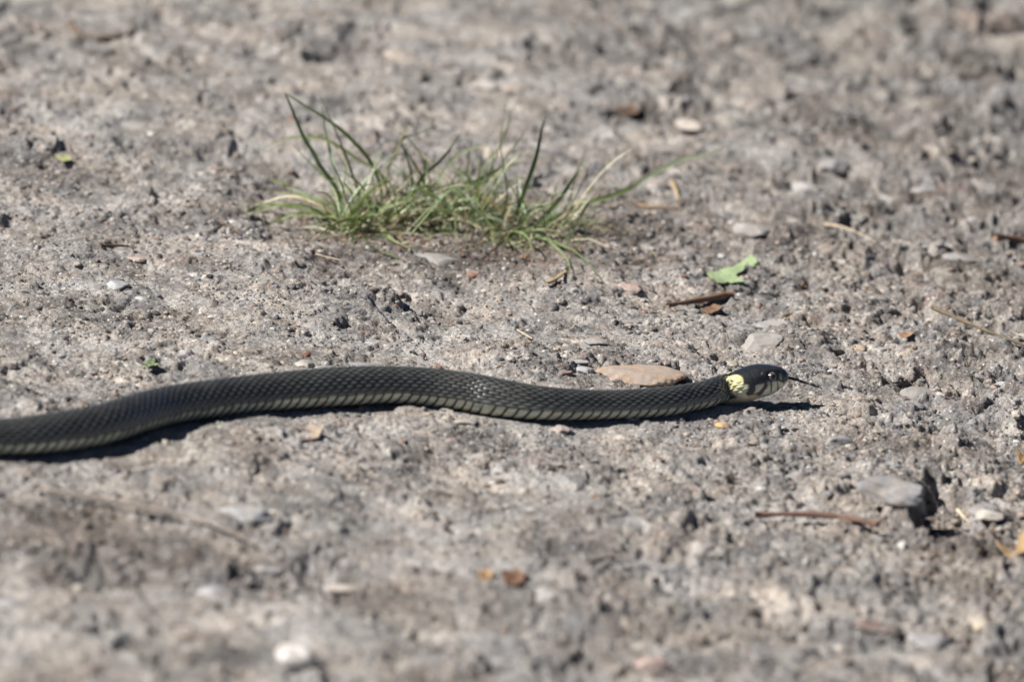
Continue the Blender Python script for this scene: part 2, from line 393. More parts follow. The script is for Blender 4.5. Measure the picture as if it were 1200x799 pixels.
def plant_mat(name, trans, rough=0.5, stripes=True):
    m, t, b = mat_new(name)
    oi = N(t, 'ShaderNodeObjectInfo'); vec = N(t, 'ShaderNodeTexCoord').outputs['Object']
    n1 = noise(t, vec, 260, 3); n2 = noise(t, vec, 1200, 2)
    c = mixc(t, oi.outputs['Color'], ramp(t, n1.outputs[0], [(0.3, (0.7, 0.72, 0.7)), (0.7, (1.3, 1.22, 1.1))]).outputs[0], 0.8, 'MULTIPLY')
    c = mixc(t, c, ramp(t, n2.outputs[0], [(0.3, g3(0.75)), (0.7, g3(1.2))]).outputs[0], 0.6, 'MULTIPLY')
    t.links.new(c, b.inputs['Base Color']); b.inputs['Roughness'].default_value = rough
    b.inputs['Specular IOR Level'].default_value = 0.5
    t.links.new(bump(t, n2.outputs[0], 0.35, 0.0002), b.inputs['Normal'])
    if trans:
        tr = N(t, 'ShaderNodeBsdfTranslucent'); t.links.new(mixc(t, c, (1.0, 1.15, 0.6), 1.0, 'MULTIPLY'), tr.inputs[0])
        ms = N(t, 'ShaderNodeMixShader'); ms.inputs[0].default_value = trans
        t.links.new(b.outputs[0], ms.inputs[1]); t.links.new(tr.outputs[0], ms.inputs[2])
        t.links.new(ms.outputs[0], t.nodes['Material Output'].inputs[0])
    return m
m_blade = plant_mat('grass_blade', 0.30, 0.38)
m_leaf = plant_mat('leaf', 0.30, 0.55)
def leaf_veins(m):
    t = m.node_tree; b = t.nodes['Principled BSDF']; old = b.inputs['Base Color'].links[0].from_socket
    vec = N(t, 'ShaderNodeTexCoord').outputs['Object']
    v = N(t, 'ShaderNodeTexVoronoi', feature='DISTANCE_TO_EDGE'); v.inputs['Scale'].default_value = 330; t.links.new(vec, v.inputs['Vector'])
    c = mixc(t, old, (0.62, 0.70, 0.44), ramp(t, v.outputs['Distance'], [(0.03, g3(0.65)), (0.10, g3(0))]).outputs[0])
    c = mixc(t, c, (0.22, 0.17, 0.08), ramp(t, noise(t, vec, 420, 4, 0.7).outputs[0], [(0.60, g3(0)), (0.70, g3(0.85))]).outputs[0])
    t.links.new(c, b.inputs['Base Color'])
leaf_veins(m_leaf)
m_wood = plant_mat('dry_wood', 0.0, 0.75)
m_litter, t_, b_ = mat_new('litter')
a_ = N(t_, 'ShaderNodeAttribute', attribute_name='tint'); t_.links.new(a_.outputs['Color'], b_.inputs['Base Color']); b_.inputs['Roughness'].default_value = 0.8

# ------------------------------------------------------------------ ground object
V = np.stack([X, Y, Z], -1).reshape(-1, 3)
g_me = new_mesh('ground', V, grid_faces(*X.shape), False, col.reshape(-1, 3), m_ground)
ground = link('ground', g_me, kind='structure', label='rough grey-brown crusted gravelly ground')

# ------------------------------------------------------------------ rocks
def ico(sub):
    p = (1+5**0.5)/2
    v = [(-1, p, 0), (1, p, 0), (-1, -p, 0), (1, -p, 0), (0, -1, p), (0, 1, p), (0, -1, -p), (0, 1, -p), (p, 0, -1), (p, 0, 1), (-p, 0, -1), (-p, 0, 1)]
    f = [(0, 11, 5), (0, 5, 1), (0, 1, 7), (0, 7, 10), (0, 10, 11), (1, 5, 9), (5, 11, 4), (11, 10, 2), (10, 7, 6), (7, 1, 8), (3, 9, 4), (3, 4, 2), (3, 2, 6),
         (3, 6, 8), (3, 8, 9), (4, 9, 5), (2, 4, 11), (6, 2, 10), (8, 6, 7), (9, 8, 1)]
    v = [np.array(a)/np.linalg.norm(a) for a in v]
    for _ in range(sub):
        cache = {}; nf = []
        def mid(a, b):
            k = (min(a, b), max(a, b))
            if k not in cache:
                m = v[a]+v[b]; v.append(m/np.linalg.norm(m)); cache[k] = len(v)-1
            return cache[k]
        for (a, b, c) in f:
            x1, x2, x3 = mid(a, b), mid(b, c), mid(c, a); nf += [(a, x1, x3), (b, x2, x1), (c, x3, x2), (x1, x2, x3)]
        f = nf
    return np.array(v), np.array(f)
ICO = {k: ico(k) for k in (0, 1, 2, 3, 4)}
def rock_verts(seed, sub, dims, cuts=9, cut=(0.55, 0.92), rough=0.06, round_=0.0, planes=()):
    r = np.random.default_rng(seed); v, f = ICO[sub]; v = v.copy()
    for _ in range(cuts):
        n = r.normal(size=3); n /= np.linalg.norm(n); d = r.uniform(*cut)
        k = v@n - d; v = v - np.clip(k, 0, None)[:, None]*n*(1-round_)
    for (nx, ny, nz, d) in planes:
        n = np.array([nx, ny, nz]); n = n/np.linalg.norm(n); v = v - np.clip(v@n-d, 0, None)[:, None]*n
    for fr, am in ((2.2, 1.0), (5.0, 0.5), (11, 0.28)):
        w = r.normal(size=(6, 3))*fr; ph = r.uniform(0, 6.28, 6)
        v = v*(1+rough*am*np.sin(v@w.T+ph).mean(1)[:, None]*2.2)
    return v*np.array(dims), f
pool = []
def rock_mesh(seed, sub, dims, smooth=False, **kw):
    v, f = rock_verts(seed, sub, dims, **kw)
    return new_mesh('stone', v, f, smooth, None, m_stone)

def put_stone(px, py, wpx, hpx, colr, label, seed, rise=0.5, cat='stone', name='stone', sub=3, rot=0, tilt=(0, 0), round_=0.0, cuts=9, cut=(0.55, 0.92), thick=None, rough=0.085, smooth=False, planes=()):
    """stone as wide as wpx, showing about hpx of height in the photograph"""
    rise -= 0.07
    p = hit(px, py+hpx*0.25)
    mmpp = np.dot(p-C0, FWD)*SENS/LENS/1200
    a = wpx*0.5*mmpp*1.05; vis = hpx*mmpp
    c = thick*MM if thick else vis*0.42
    b = max((vis-0.96*c*1.2)/math.sin(PITCH)*0.5, a*0.45); b = min(b, a*1.5)
    me = rock_mesh(seed, sub, (a, b, c), smooth, cuts=cuts, cut=cut, round_=round_, rough=rough, planes=planes)
    o = link(name, me, label=label, category=cat); o.color = (*colr, 1)
    o.location = (p[0], p[1], p[2]+c*(2*rise-1)*0.9); o.rotation_euler = (math.radians(tilt[0]), math.radians(tilt[1]), math.radians(rot))
    return o

# ------------------------------------------------------------------ grass snake
S_HEAD = LEN                         # arc length at the snout
ns_body = np.concatenate([np.arange(0, LEN-0.40, 0.0007), np.arange(LEN-0.40, LEN-0.028, 0.00036)])
t_head = np.concatenate([np.arange(0.028, 0.004, -0.0003), 0.004*np.linspace(1, 0, 22)**1.9])
s_all = np.concatenate([ns_body[ns_body < LEN-0.0282], LEN-t_head])
NPH = 160
phi = np.linspace(-math.pi, math.pi, NPH, endpoint=False)
cen = snake_at(s_all); eps = 0.002
tan = snake_at(np.minimum(s_all+eps, LEN))[:, :3]-snake_at(np.maximum(s_all-eps, 0))[:, :3]
tan /= np.linalg.norm(tan, axis=1)[:, None]
rgt = np.cross(tan, [0, 0, 1.0]); rgt /= np.linalg.norm(rgt, axis=1)[:, None]; upn = np.cross(rgt, tan)
tt = (LEN-s_all)/MM                  # mm from snout
dcam = cen[:, :3]-C0; pxs = 600+(dcam@RGT)/(dcam@FWD)*1200*LENS/SENS
th = np.where(tt < 60, (pxs[-1]-pxs)/3.0, tt)   # the same, in head-drawing units
def prof(tab): a = np.array(tab); return np.interp(th, a[:, 0], a[:, 1])
hb = sstep(22, 30, th); rb = cen[:, 3]/MM
Wd = prof(HEADW)*(1-hb)+rb*1.02*hb; Up = prof(HEADU)*(1-hb)+rb*1.0*hb; Dn = prof(HEADD)*(1-hb)+rb*0.98*hb
PH, TT = np.meshgrid(phi, tt); TH = np.repeat(th[:, None], NPH, 1)
cphi, sphi = np.cos(PH), np.sin(PH)
expn = 2.0+0.45*(1-sstep(14, 24, TH))*sstep(2, 6, TH)
sup = (np.abs(cphi)**expn+np.abs(sphi)**expn)**(-1/expn)
lat = Wd[:, None]*sup*sphi; ver = np.where(cphi > 0, Up[:, None], Dn[:, None])*sup*cphi
# scales
SSTEP, ROWP = 3.9, math.radians(194)/19.0; VENT = math.radians(97)
u0 = TT/SSTEP; aph = np.abs(PH); sgn = np.sign(PH)
best = np.full(PH.shape, -1.0); keel = np.zeros(PH.shape); tip = np.zeros(PH.shape); rowb = np.zeros(PH.shape); cb = np.zeros(PH.shape)
row0 = np.round(PH/ROWP)
for dr in (-1, 0, 1):
    row = row0+dr; off = np.where(np.mod(row, 2) == 0, 0.0, 0.5); b = (PH-row*ROWP)/ROWP
    for k in (-1, 0, 1):
        c = np.round(u0-off)+k+off; a = u0-c              # + toward the tail
        q = (np.abs(a/0.66))**1.7+(np.abs(b)/0.80)**1.7
        hh = np.where(q < 1, 0.35+0.65*(a+0.66)/1.32 - 0.30*b*b, -1)
        hh = hh*1.0+np.where(q < 1, -0.25*sstep(0.75, 1.0, q), 0)
        m = (hh > best) & (np.abs(row) <= 9)
        best = np.where(m, hh, best); tip = np.where(m, q, tip); rowb = np.where(m, row, rowb); cb = np.where(m, c, cb)
        keel = np.where(m, np.exp(-(b/0.19)**2)*sstep(-0.30, 0.12, a)*(1-sstep(0.34, 0.60, a)), keel)
best = np.clip(best, 0, 1)
body = sstep(16.5, 21, TH)
dors = 1-sstep(VENT-0.02, VENT+0.03, aph)
vid = np.floor(u0+0.02); jit = np.sin(vid*12.9898+sgn*4.1)*43758.5; jit = jit-np.floor(jit)
uv = u0+0.06*(jit-0.5)-0.62*(aph-VENT)*sstep(0, .3, aph-VENT+.15); fr = uv-np.floor(uv)     # + toward tail
vent = sstep(VENT-0.03, VENT+0.05, aph)
palev = sstep(VENT-0.03+0.09*jit, VENT+0.06+0.09*jit, aph)
vh = 0.15+0.85*fr-1.0*sstep(0.90, 1.0, fr)
edge_v = 0.6*np.exp(-((aph-VENT)/0.05)**2)
amp = np.clip(Wd[:, None]/7.0, 0.1, 1)
disp = body*amp*(dors*(0.70*best+0.34*keel-0.5) + vent*(0.55*vh-0.4) - 0.12*edge_v)
lat2 = lat*(1+disp/np.maximum(np.hypot(lat, ver), 0.3)); ver2 = ver*(1+disp/np.maximum(np.hypot(lat, ver), 0.3))
# painting in the head's own side view (units as in a side drawing, snout to the right)
e = ver*math.cos(PITCH)-np.abs(lat)*math.sin(PITCH)
PXh = 923-3*TH
axy = np.interp(PXh, [760, 800, 827, 842, 865, 885, 903, 923], [473, 467, 462, 457.5, 453, 447, 444, 440])
HX = (PXh-820)*7.5; HY = (axy-3*e-410)*7.5
hn = 10*np.sin(HX*0.05+HY*0.031)+7*np.sin(HX*0.021-HY*0.067+1.3)
def segd(x0, y0, x1, y1):
    dx, dy = x1-x0, y1-y0; t = np.clip(((HX-x0)*dx+(HY-y0)*dy)/(dx*dx+dy*dy), 0, 1)
    return np.hypot(HX-x0-t*dx, HY-y0-t*dy)
snk = np.empty(PH.shape+(3,), np.float32)
def over(mask, c):
    a = np.clip(mask, 0, 1)[..., None]; snk[:] = snk*(1-a)+np.array(c)*a
# body colours
snk[:] = (0.0165, 0.017, 0.016)
rowa = np.abs(rowb)
var = np.sin(cb*12.9898+rowb*78.233)*43758.5; var = var-np.floor(var)
snk *= (0.72+0.5*var)[..., None]
front = 1-sstep(100, 150, TT)
over(dors*sstep(6.4, 8.2, rowa)*(0.25+0.55*front), (0.085, 0.095, 0.085))
over(dors*sstep(8.4, 8.8, rowa)*(0.35+0.25*front)*(1-sstep(0.55, 0.95, tip)), (0.16, 0.18, 0.145))
over(dors*keel**1.4*(0.65+0.35*var), (0.27, 0.272, 0.25))  # pale keel spots: glint and dusty sheen of the scales painted on
over(dors*(sstep(0.80, 1.0, tip)+(best <= 0.02))*0.75, (0.012, 0.012, 0.012))
over(vent, (0.075, 0.082, 0.074)); over(palev, (0.68, 0.68, 0.52)); over(palev*jit*0.30, (0.36, 0.40, 0.35)); over(vent*(1-sstep(VENT+.02, VENT+0.34, aph))*0.4*front, (0.20, 0.235, 0.225))
bl = np.sin(vid*3.3+aph*9)*np.sin(vid*1.7+aph*14+1); over(vent*sstep(0.6, 0.9, bl)*0.5, (0.06, 0.062, 0.06))
over(vent*(sstep(0.76, 0.84, fr)+(1-sstep(0.0, 0.06, fr)))*1.0, (0.012, 0.012, 0.010))
over(vent*sstep(math.radians(150), math.radians(165), aph+0.12*np.sin(np.floor(uv)*5.1))*0.8, (0.03, 0.032, 0.034))
body_c = snk.copy()
# head colours
snk[:] = (0.016, 0.018, 0.021)
yb = np.interp(HX, [200, 330, 345, 400, 440, 500, 560, 640, 700, 760, 800], [360, 300, 300, 315, 305, 292, 280, 272, 282, 272, 268])
over(sstep(-8, 10, HY-yb+hn*0.4), (0.66, 0.65, 0.48))
over(sstep(-10, 30, HY-np.interp(HX, [200, 420, 640, 760], [390, 405, 350, 290])), (0.74, 0.69, 0.55))
def bar(pl, wd, k=1.0):
    d = np.min([segd(*pl[i], *pl[i+1]) for i in range(len(pl)-1)], axis=0)
    over((1-sstep(wd*0.5-4, wd*0.5+4, d+hn*0.15))*k, (0.016, 0.017, 0.018))
bar([(692, 262), (706, 312)], 13); bar([(628, 262), (642, 348)], 13); bar([(572, 280), (574, 362)], 17)
bar([(538, 245), (515, 318), (458, 380), (392, 402)], 36); bar([(402, 255), (400, 335), (372, 376)], 54)
bar([(790, 290), (700, 335), (560, 388), (430, 415)], 8, 0.75)
over(1-sstep(0.6, 1.1, np.hypot((HX-668)/15, (HY-232)/34)), (0.33, 0.32, 0.21))
over((1-sstep(0.3, 1.1, np.hypot((HX-503+0.5*(HY-205))/9, (HY-205)/14)))*0.7, (0.30, 0.29, 0.26))
over(1-sstep(0.5, 1.1, np.hypot((HX-548)/17, (HY-292)/24)), (0.36, 0.36, 0.24))
col_d = np.hypot((HX-268+hn*0.9)/74, (HY-288)/98)
over(1-sstep(0.92, 1.02, col_d+0.34*(var-0.5)), (0.75, 0.69, 0.32)); over((1-sstep(0.92, 1.02, col_d+0.34*(var-0.5)))*0.5*var, (0.78, 0.76, 0.50))
over((1-sstep(0.84, 1.04, np.hypot((HX-300+hn)/52, (HY-345)/60)))*0.8, (0.74, 0.70, 0.44))
over(sstep(-10, 20, HY-395+hn)*(1-sstep(420, 470, HX)), (0.50, 0.43, 0.32))
mid_top = 1-sstep(0.20, 0.36, aph)                                   # black dividing line on the crown of the neck
over(mid_top*(1-sstep(400, 430, HX)), (0.016, 0.017, 0.019))
over((1-sstep(0.7, 1.1, np.hypot((HX-205)/75, (HY-400-0.1*(HX-200))/32))), (0.014, 0.015, 0.015))
snk *= (1-0.5*(TH > 12)*sstep(0.78, 1.0, tip)*dors)[..., None]
bodyc = sstep(23.6, 24.6, TH+3.2*(var-0.5))
snk[:] = snk*(1-bodyc[..., None])+body_c*bodyc[..., None]
over((1-sstep(0.7, 1.1, np.hypot((HX-150)/55, (HY-345)/60)))*0.9*bodyc, (0.02, 0.021, 0.022))
# plate seams, nostril, brow
seam = np.zeros(PH.shape)
for pl in ([(692, 262), (706, 312)], [(628, 262), (642, 348)], [(572, 280), (574, 362)], [(790, 292), (700, 337), (560, 390), (430, 417)],
           [(640, 120), (625, 190)], [(520, 120), (505, 260)], [(700, 130), (690, 230)], [(735, 170), (730, 260)], [(430, 130), (425, 300)], [(625, 190), (730, 200)]):
    d = np.min([segd(*pl[i], *pl[i+1]) for i in range(len(pl)-1)], axis=0); seam = np.maximum(seam, np.exp(-(d/4.5)**2))
brow = np.exp(-((HX-590)/70)**2)*np.exp(-((HY-178)/20)**2)
sock = np.exp(-(np.hypot((HX-590)/46, (HY-230)/44))**4)
nos = np.exp(-(np.hypot((HX-735)/10, (HY-222)/9))**2)
dh = (1-body)*(-0.13*seam+0.30*brow-0.35*sock-0.5*nos)*sstep(1.5, 4, TH)
lat2 = lat2*(1+dh/np.maximum(np.hypot(lat, ver), 0.8)); ver2 = ver2*(1+dh/np.maximum(np.hypot(lat, ver), 0.8))
P3 = cen[:, None, :3] + (rgt[:, None, :]*lat2[..., None] + upn[:, None, :]*ver2[..., None])*MM
F = grid_faces(len(s_all), NPH, True)
def snake_mat():
    m, t, b = mat_new('snake_skin')
    a = N(t, 'ShaderNodeAttribute', attribute_name='tint'); vec = N(t, 'ShaderNodeTexCoord').outputs['Object']
    n1 = noise(t, vec, 900, 3); n2 = noise(t, vec, 60, 3)
    c = mixc(t, a.outputs['Color'], ramp(t, n1.outputs[0], [(0.3, g3(0.75)), (0.7, g3(1.25))]).outputs[0], 0.7, 'MULTIPLY')
    c = mixc(t, c, (0.20, 0.17, 0.14), ramp(t, n2.outputs[0], [(0.52, g3(0)), (0.8, g3(0.10))]).outputs[0])
    t.links.new(c, b.inputs['Base Color'])
    t.links.new(ramp(t, n1.outputs[0], [(0.3, g3(0.26)), (0.7, g3(0.42))]).outputs[0], b.inputs['Roughness'])
    b.inputs['Specular IOR Level'].default_value = 0.5; b.inputs['Coat Weight'].default_value = 0.25; b.inputs['Coat Roughness'].default_value = 0.3
    t.links.new(bump(t, n1.outputs[0], 0.25, 0.0001), b.inputs['Normal'])
    return m
m_snake = snake_mat()
nV = P3.shape[0]*NPH
P3f = P3.reshape(-1, 3); cf = snk.reshape(-1, 3)
snake = bpy.data.objects.new('grass_snake', None); COL.objects.link(snake)
snake['label'] = 'dark keeled snake with yellow collar gliding across the ground, tongue out'; snake['category'] = 'snake'
root = np.array([cen[:, 0].mean(), cen[:, 1].mean(), 0.0]); snake.location = root
snake.empty_display_size = 0.02
sm = new_mesh('body', P3f-root, F[:, ::-1], True, cf, m_snake)
# close snout and tail tip
body_o = link('body', sm, snake)
# eyes
def head_point(zx, zy, side=1):
    t = (923-(820+zx/7.5))/3.0
    i = int(np.argmin(np.abs(th-t))); cand = np.nonzero((phi*side > 0.2) & (phi*side < 2.6))[0]
    j = cand[np.argmin(np.abs(HY[i, cand]-zy))]
    ctr = cen[i, :3]; p = P3[i, j]; n = (p-ctr); n /= np.linalg.norm(n)
    return p, n, i
m_eye, t_, b_ = mat_new('eye'); 
vec = N(t_, 'ShaderNodeTexCoord').outputs['Object']; ln = N(t_, 'ShaderNodeVectorMath', operation='LENGTH')
b_.inputs['Base Color'].default_value = (0.05, 0.045, 0.04, 1); b_.inputs['Roughness'].default_value = 0.12
n_ = noise(t_, vec, 1500, 2); t_.links.new(ramp(t_, n_.outputs[0], [(0.35, (0.05, 0.05, 0.055)), (0.7, (0.20, 0.17, 0.14))]).outputs[0], b_.inputs['Base Color'])
b_.inputs['Coat Weight'].default_value = 0.6; b_.inputs['Coat Roughness'].default_value = 0.04
m_black, t_, b_ = mat_new('gloss_black'); n_ = noise(t_, N(t_, 'ShaderNodeTexCoord').outputs['Object'], 900, 2)
t_.links.new(ramp(t_, n_.outputs[0], [(0.3, g3(0.006)), (0.7, g3(0.014))]).outputs[0], b_.inputs['Base Color']); b_.inputs['Roughness'].default_value = 0.25
for side in (1, -1):
    p, nrm, i = head_point(590, 229, side)
    hz = rgt[i]*side; nrm = 0.5*nrm+0.6*hz; nrm /= np.linalg.norm(nrm)
    v, f = ICO[3]; r = 1.95*MM
    eo = link('eye', new_mesh('eye', v*r, f, True, None, m_eye), snake); eo.location = p-nrm*r*0.42-root
    # pupil: a low dome on the front of the eye
    q = Vector(nrm).to_track_quat('Z', 'Y').to_matrix(); vv = [(0, 0, r*1.012)]; ff = []
    for k in range(1, 4):
        for a in range(20):
            th = k/3*math.radians(31); an = a/20*6.28318
            vv.append((r*1.012*math.sin(th)*math.cos(an), r*1.012*math.sin(th)*math.sin(an), r*1.012*math.cos(th)))
    for a in range(20):
        b = (a+1) % 20; ff.append((0, 1+a, 1+b, 1+b))
        for k in range(2): ff.append((1+k*20+a, 1+(k+1)*20+a, 1+(k+1)*20+b, 1+k*20+b))
    me = bpy.data.meshes.new('pupil'); me.from_pydata([tuple(q@Vector(c)) for c in vv], [], [tuple(dict.fromkeys(c)) for c in ff]); me.materials.append(m_black)
    for pl in me.polygons: pl.use_smooth = True
    link('pupil', me, eo)
# tongue, forked
def tube_mesh(path, radii, n=8, flat=1.0, mat=None, name='tube', cap=True):
    path = np.asarray(path, float); V = []; up = np.array([0, 0, 1.0])
    for i, p in enumerate(path):
        tg = path[min(i+1, len(path)-1)]-path[max(i-1, 0)]; tg /= np.linalg.norm(tg)+1e-12
        r_ = np.cross(tg, up); r_ /= np.linalg.norm(r_)+1e-9; u_ = np.cross(r_, tg)
        for k in range(n):
            a = k/n*6.28318; V.append(p+(r_*math.cos(a)+u_*math.sin(a)*flat)*radii[i])
    F = [tuple(c) for c in grid_faces(len(path), n, True)]
    if cap: F += [tuple(range(n)), tuple(range((len(path)-1)*n, len(path)*n))[::-1]]
    me = bpy.data.meshes.new(name); me.from_pydata([tuple(v) for v in V], [], F)
    for pl in me.polygons: pl.use_smooth = True
    if mat: me.materials.append(mat)
    return me
sn = cen[-1, :3]; fw = tan[-1]; fw = fw/np.linalg.norm(fw)
yb_ = sn[1]
tp = [on_depth(px, py, yb_+dy*MM)-root for (px, py, dy) in ((918, 441.5, 0), (926, 443, 0), (934, 445, 0.3), (943, 448, 0.4), (950, 450, 0.4))]
me1 = tube_mesh(tp, [0.95*MM, 0.95*MM, 0.88*MM, 0.75*MM, 0.6*MM], 8, 0.6, m_black, 'tongue')
tg_o = link('tongue', me1, snake)
for pts_ in (((950, 450, .4), (956, 451.5, -0.4), (962, 452.5, -1.6)), ((950, 450, .4), (956, 452.5, 1.2), (963, 455.5, 2.6))):
    me2 = tube_mesh([on_depth(a, b, yb_+c*MM)-root for a, b, c in pts_], [0.66*MM, 0.52*MM, 0.22*MM], 6, 0.7, m_black, 'tongue_fork')
    link('tongue_fork', me2, tg_o)

# ------------------------------------------------------------------ stones that can be told apart
GREY, PALE, BLUE, BUFF, PINK, DARK, WHITE, TAN, GREENISH = (.27, .265, .26), (.42, .40, .37), (.27, .275, .285), (.395, .275, .19), (.42, .27, .235), (.055, .05, .048), (.62, .60, .57), (.42, .34, .25), (.34, .365, .35)
put_stone(750, 431, 108, 31, BUFF, 'long flat buff stone lying just behind the snake near its neck', 101, rise=0.55, sub=4, cuts=7, cut=(0.6, 0.9), round_=0.25, smooth=True, thick=3.4, rot=4)
put_stone(1052, 585, 92, 40, (.225, .23, .24), 'large angular blue-grey stone with a deep shadow at its right end', 102, rise=1.02, sub=4, cuts=10, cut=(0.5, 0.9), thick=7.5, rot=0, tilt=(0, 4), rough=.13, planes=((1, -.15, .12, .62), (-.25, -.55, 1, .55), (-.6, -1, .25, .62), (.3, .2, 1, .62)))
put_stone(286, 598, 72, 34, (.36, .37, .38), 'pale bluish angular stone in front of the snake beside a thin twig', 103, rise=0.6, sub=3, cuts=10, thick=4.8, rot=10)
put_stone(741, 335, 32, 17, PINK, 'dull pink stone below the right end of the grass', 104, rise=0.6)
put_stone(643, 357, 28, 14, (.03, .028, .027), 'black crumbly lump between the grass and the snake', 105, rise=0.6, rough=0.16, cuts=5)
put_stone(848, 497, 17, 10, (.60, .36, .15), 'tiny orange-yellow pebble below the head of the snake', 106, rise=0.7, cat='pebble', name='pebble', round_=0.7, smooth=True)
put_stone(1003, 407, 27, 13, (.50, .37, .24), 'smooth yellowish pebble right of and behind the snake head', 107, rise=0.55, cat='pebble', name='pebble', round_=0.6, smooth=True)
put_stone(858, 424, 15, 13, (.36, .34, .26), 'small round olive-tan pebble right behind the yellow collar', 108, rise=0.65, cat='pebble', name='pebble', round_=0.8, smooth=True)
put_stone(340, 765, 40, 36, WHITE, 'bright white stone at the lower edge, left of centre', 109, rise=0.7, rot=60)
put_stone(138, 333, 30, 16, (.34, .35, .355), 'pale grey flat stone with dark underside at far left above snake', 110, rise=0.7, rot=5)
put_stone(510, 300, 64, 20, (.27, .275, .258), 'greenish grey flat stone at the foot of the grass tuft', 111, rise=0.42, sub=4, cuts=8, round_=.2, rot=-6)
put_stone(888, 396, 58, 26, (.30, .288, .27), 'pale wedge of stone standing behind the snake head', 112, rise=0.5, thick=4.2, rot=12, tilt=(10, -14), sub=4, cuts=12, cut=(.4, .85))
put_stone(908, 377, 40, 20, (.28, .28, .28), 'grey stone with black shaded end behind the pale wedge stone', 113, rise=0.65, rot=-15, tilt=(0, -8))
put_stone(972, 193, 44, 26, (.19, .20, .215), 'dark slate-coloured stone far back on the right side', 114, rise=0.6)
put_stone(945, 217, 36, 18, (.33, .335, .345), 'light bluish stone in front of the dark slate-coloured stone', 115, rise=0.6)
put_stone(1082, 220, 42, 16, (.33, .335, .345), 'light bluish elongated stone far back at the right, tilted', 116, rise=0.6, rot=-18)
put_stone(808, 148, 30, 20, (.46, .41, .35), 'cream coloured stone far back right of the grass blades', 117, rise=0.7, rot=25)
put_stone(1146, 726, 17, 24, (.62, .54, .38), 'small cream pebble in the lower right corner', 118, rise=0.6, cat='pebble', name='pebble', rot=70)
put_stone(768, 770, 40, 26, (.48, .33, .29), 'pink stone at the bottom edge right of centre', 119, rise=0.55, rot=-20)
put_stone(1088, 748, 62, 26, (.30, .30, .305), 'pale grey stone near the lower right corner', 120, rise=0.6, sub=3, rot=14)
put_stone(648, 690, 60, 24, (.30, .305, .31), 'blurred bluish grey flat stone in the foreground centre', 121, rise=0.4)
put_stone(740, 488, 20, 10, (.48, .38, .34), 'small pinkish stone touching the belly of the snake mid-body', 122, rise=0.5)
put_stone(656, 501, 28, 13, (.42, .34, .31), 'pale pinkish chip in front of the middle of the snake', 123, rise=0.55)
put_stone(545, 491, 32, 13, (.34, .315, .295), 'whitish lump of stone tight against the front of the snake', 124, rise=0.5, rot=-6)
put_stone(684, 433, 26, 11, (.38, .38, .385), 'white-grey chip left of the long buff stone', 125, rise=0.65, rot=25, tilt=(12, 0))
put_stone(673, 419, 36, 10, (.37, .375, .38), 'thin white streak of stone above the white-grey chip', 126, rise=0.4, rot=-3)
put_stone(535, 437, 46, 8, (.38, .39, .405), 'long pale bluish stone behind the back of the snake', 127, rise=0.4, rot=-10)
put_stone(700, 398, 34, 12, (.25, .255, .26), 'dark grey bedded stone behind the white-grey chip', 128, rise=0.55)
put_stone(358, 425, 22, 12, (.44, .41, .35), 'cream stone behind the back of the snake left of centre', 129, rise=0.6)
put_stone(428, 428, 58, 13, (.24, .24, .235), 'long grey stone hugging the back of the snake', 130, rise=0.5, rot=-2)
put_stone(1170, 445, 42, 12, (.42, .45, .46), 'flat pale greenish stone near the right edge', 131, rise=0.35, rot=8)
put_stone(1078, 458, 46, 22, (.19, .185, .18), 'dark grey rounded lump right of the tongue', 132, rise=0.55, rot=-8)
put_stone(1127, 302, 44, 22, (.25, .25, .25), 'grey overhanging stone far right with dark hollow under it', 133, rise=0.7, rot=-5, tilt=(-8, 0))
put_stone(985, 303, 34, 16, (.48, .42, .37), 'pale pinkish flat stone right of the green leaf', 134, rise=0.35)
put_stone(1155, 590, 40, 22, (.22, .225, .235), 'dark blue-grey rounded stone near the right edge', 135, rise=0.65, round_=.4)
put_stone(1160, 610, 40, 14, (.44, .41, .36), 'cream crumb of stone at the right edge by a dry bud scale', 136, rise=0.5)
put_stone(1057, 637, 10, 12, (.70, .74, .72), 'tiny white glassy chip below the large angular stone', 137, rise=0.7, cat='pebble', name='pebble')
put_stone(404, 685, 46, 18, (.40, .36, .31), 'cream stone beside the dark hollow in the foreground', 138, rise=0.5)
put_stone(310, 664, 44, 18, (.36, .36, .37), 'blurred whitish stone left of the dark foreground hollow', 139, rise=0.45)
put_stone(1000, 252, 40, 22, (.22, .22, .21), 'dark rounded lump behind the pale straw', 140, rise=0.6)
put_stone(165, 345, 22, 10, (.36, .38, .37), 'small greenish flat stone right of the pale flat stone', 141, rise=0.4)
put_stone(162, 300, 22, 9, (.50, .36, .29), 'small orange-pink flat stone above left of the snake', 142, rise=0.5)
put_stone(20, 700, 60, 30, (.31, .31, .315), 'big blurred grey stone at the left edge of the foreground', 143, rise=0.35, sub=4)
put_stone(255, 690, 50, 26, (.40, .40, .41), 'blurred pale lump in the left foreground', 144, rise=0.4)
put_stone(1190, 488, 12, 16, (.66, .60, .50), 'bright cream chip on the right edge beside a dark pit', 145, rise=0.7, cat='pebble', name='pebble')
put_stone(935, 555, 36, 18, (.23, .225, .22), 'dark grey stone in front of the head, above the brown twig', 146, rise=0.55)
put_stone(985, 515, 40, 20, (.24, .24, .24), 'grey block with shaded right face below the tongue', 147, rise=0.6, rot=20, tilt=(0, 8))
put_stone(470, 62, 44, 22, (.40, .34, .28), 'tan blurred stone far back at the top centre', 148, rise=0.5)
put_stone(570, 96, 40, 18, (.50, .47, .44), 'whitish blurred stone far back behind the grass', 149, rise=0.5)
put_stone(880, 265, 42, 22, (.30, .29, .275), 'rounded grey stone behind the green leaf', 150, rise=0.55, round_=.4)

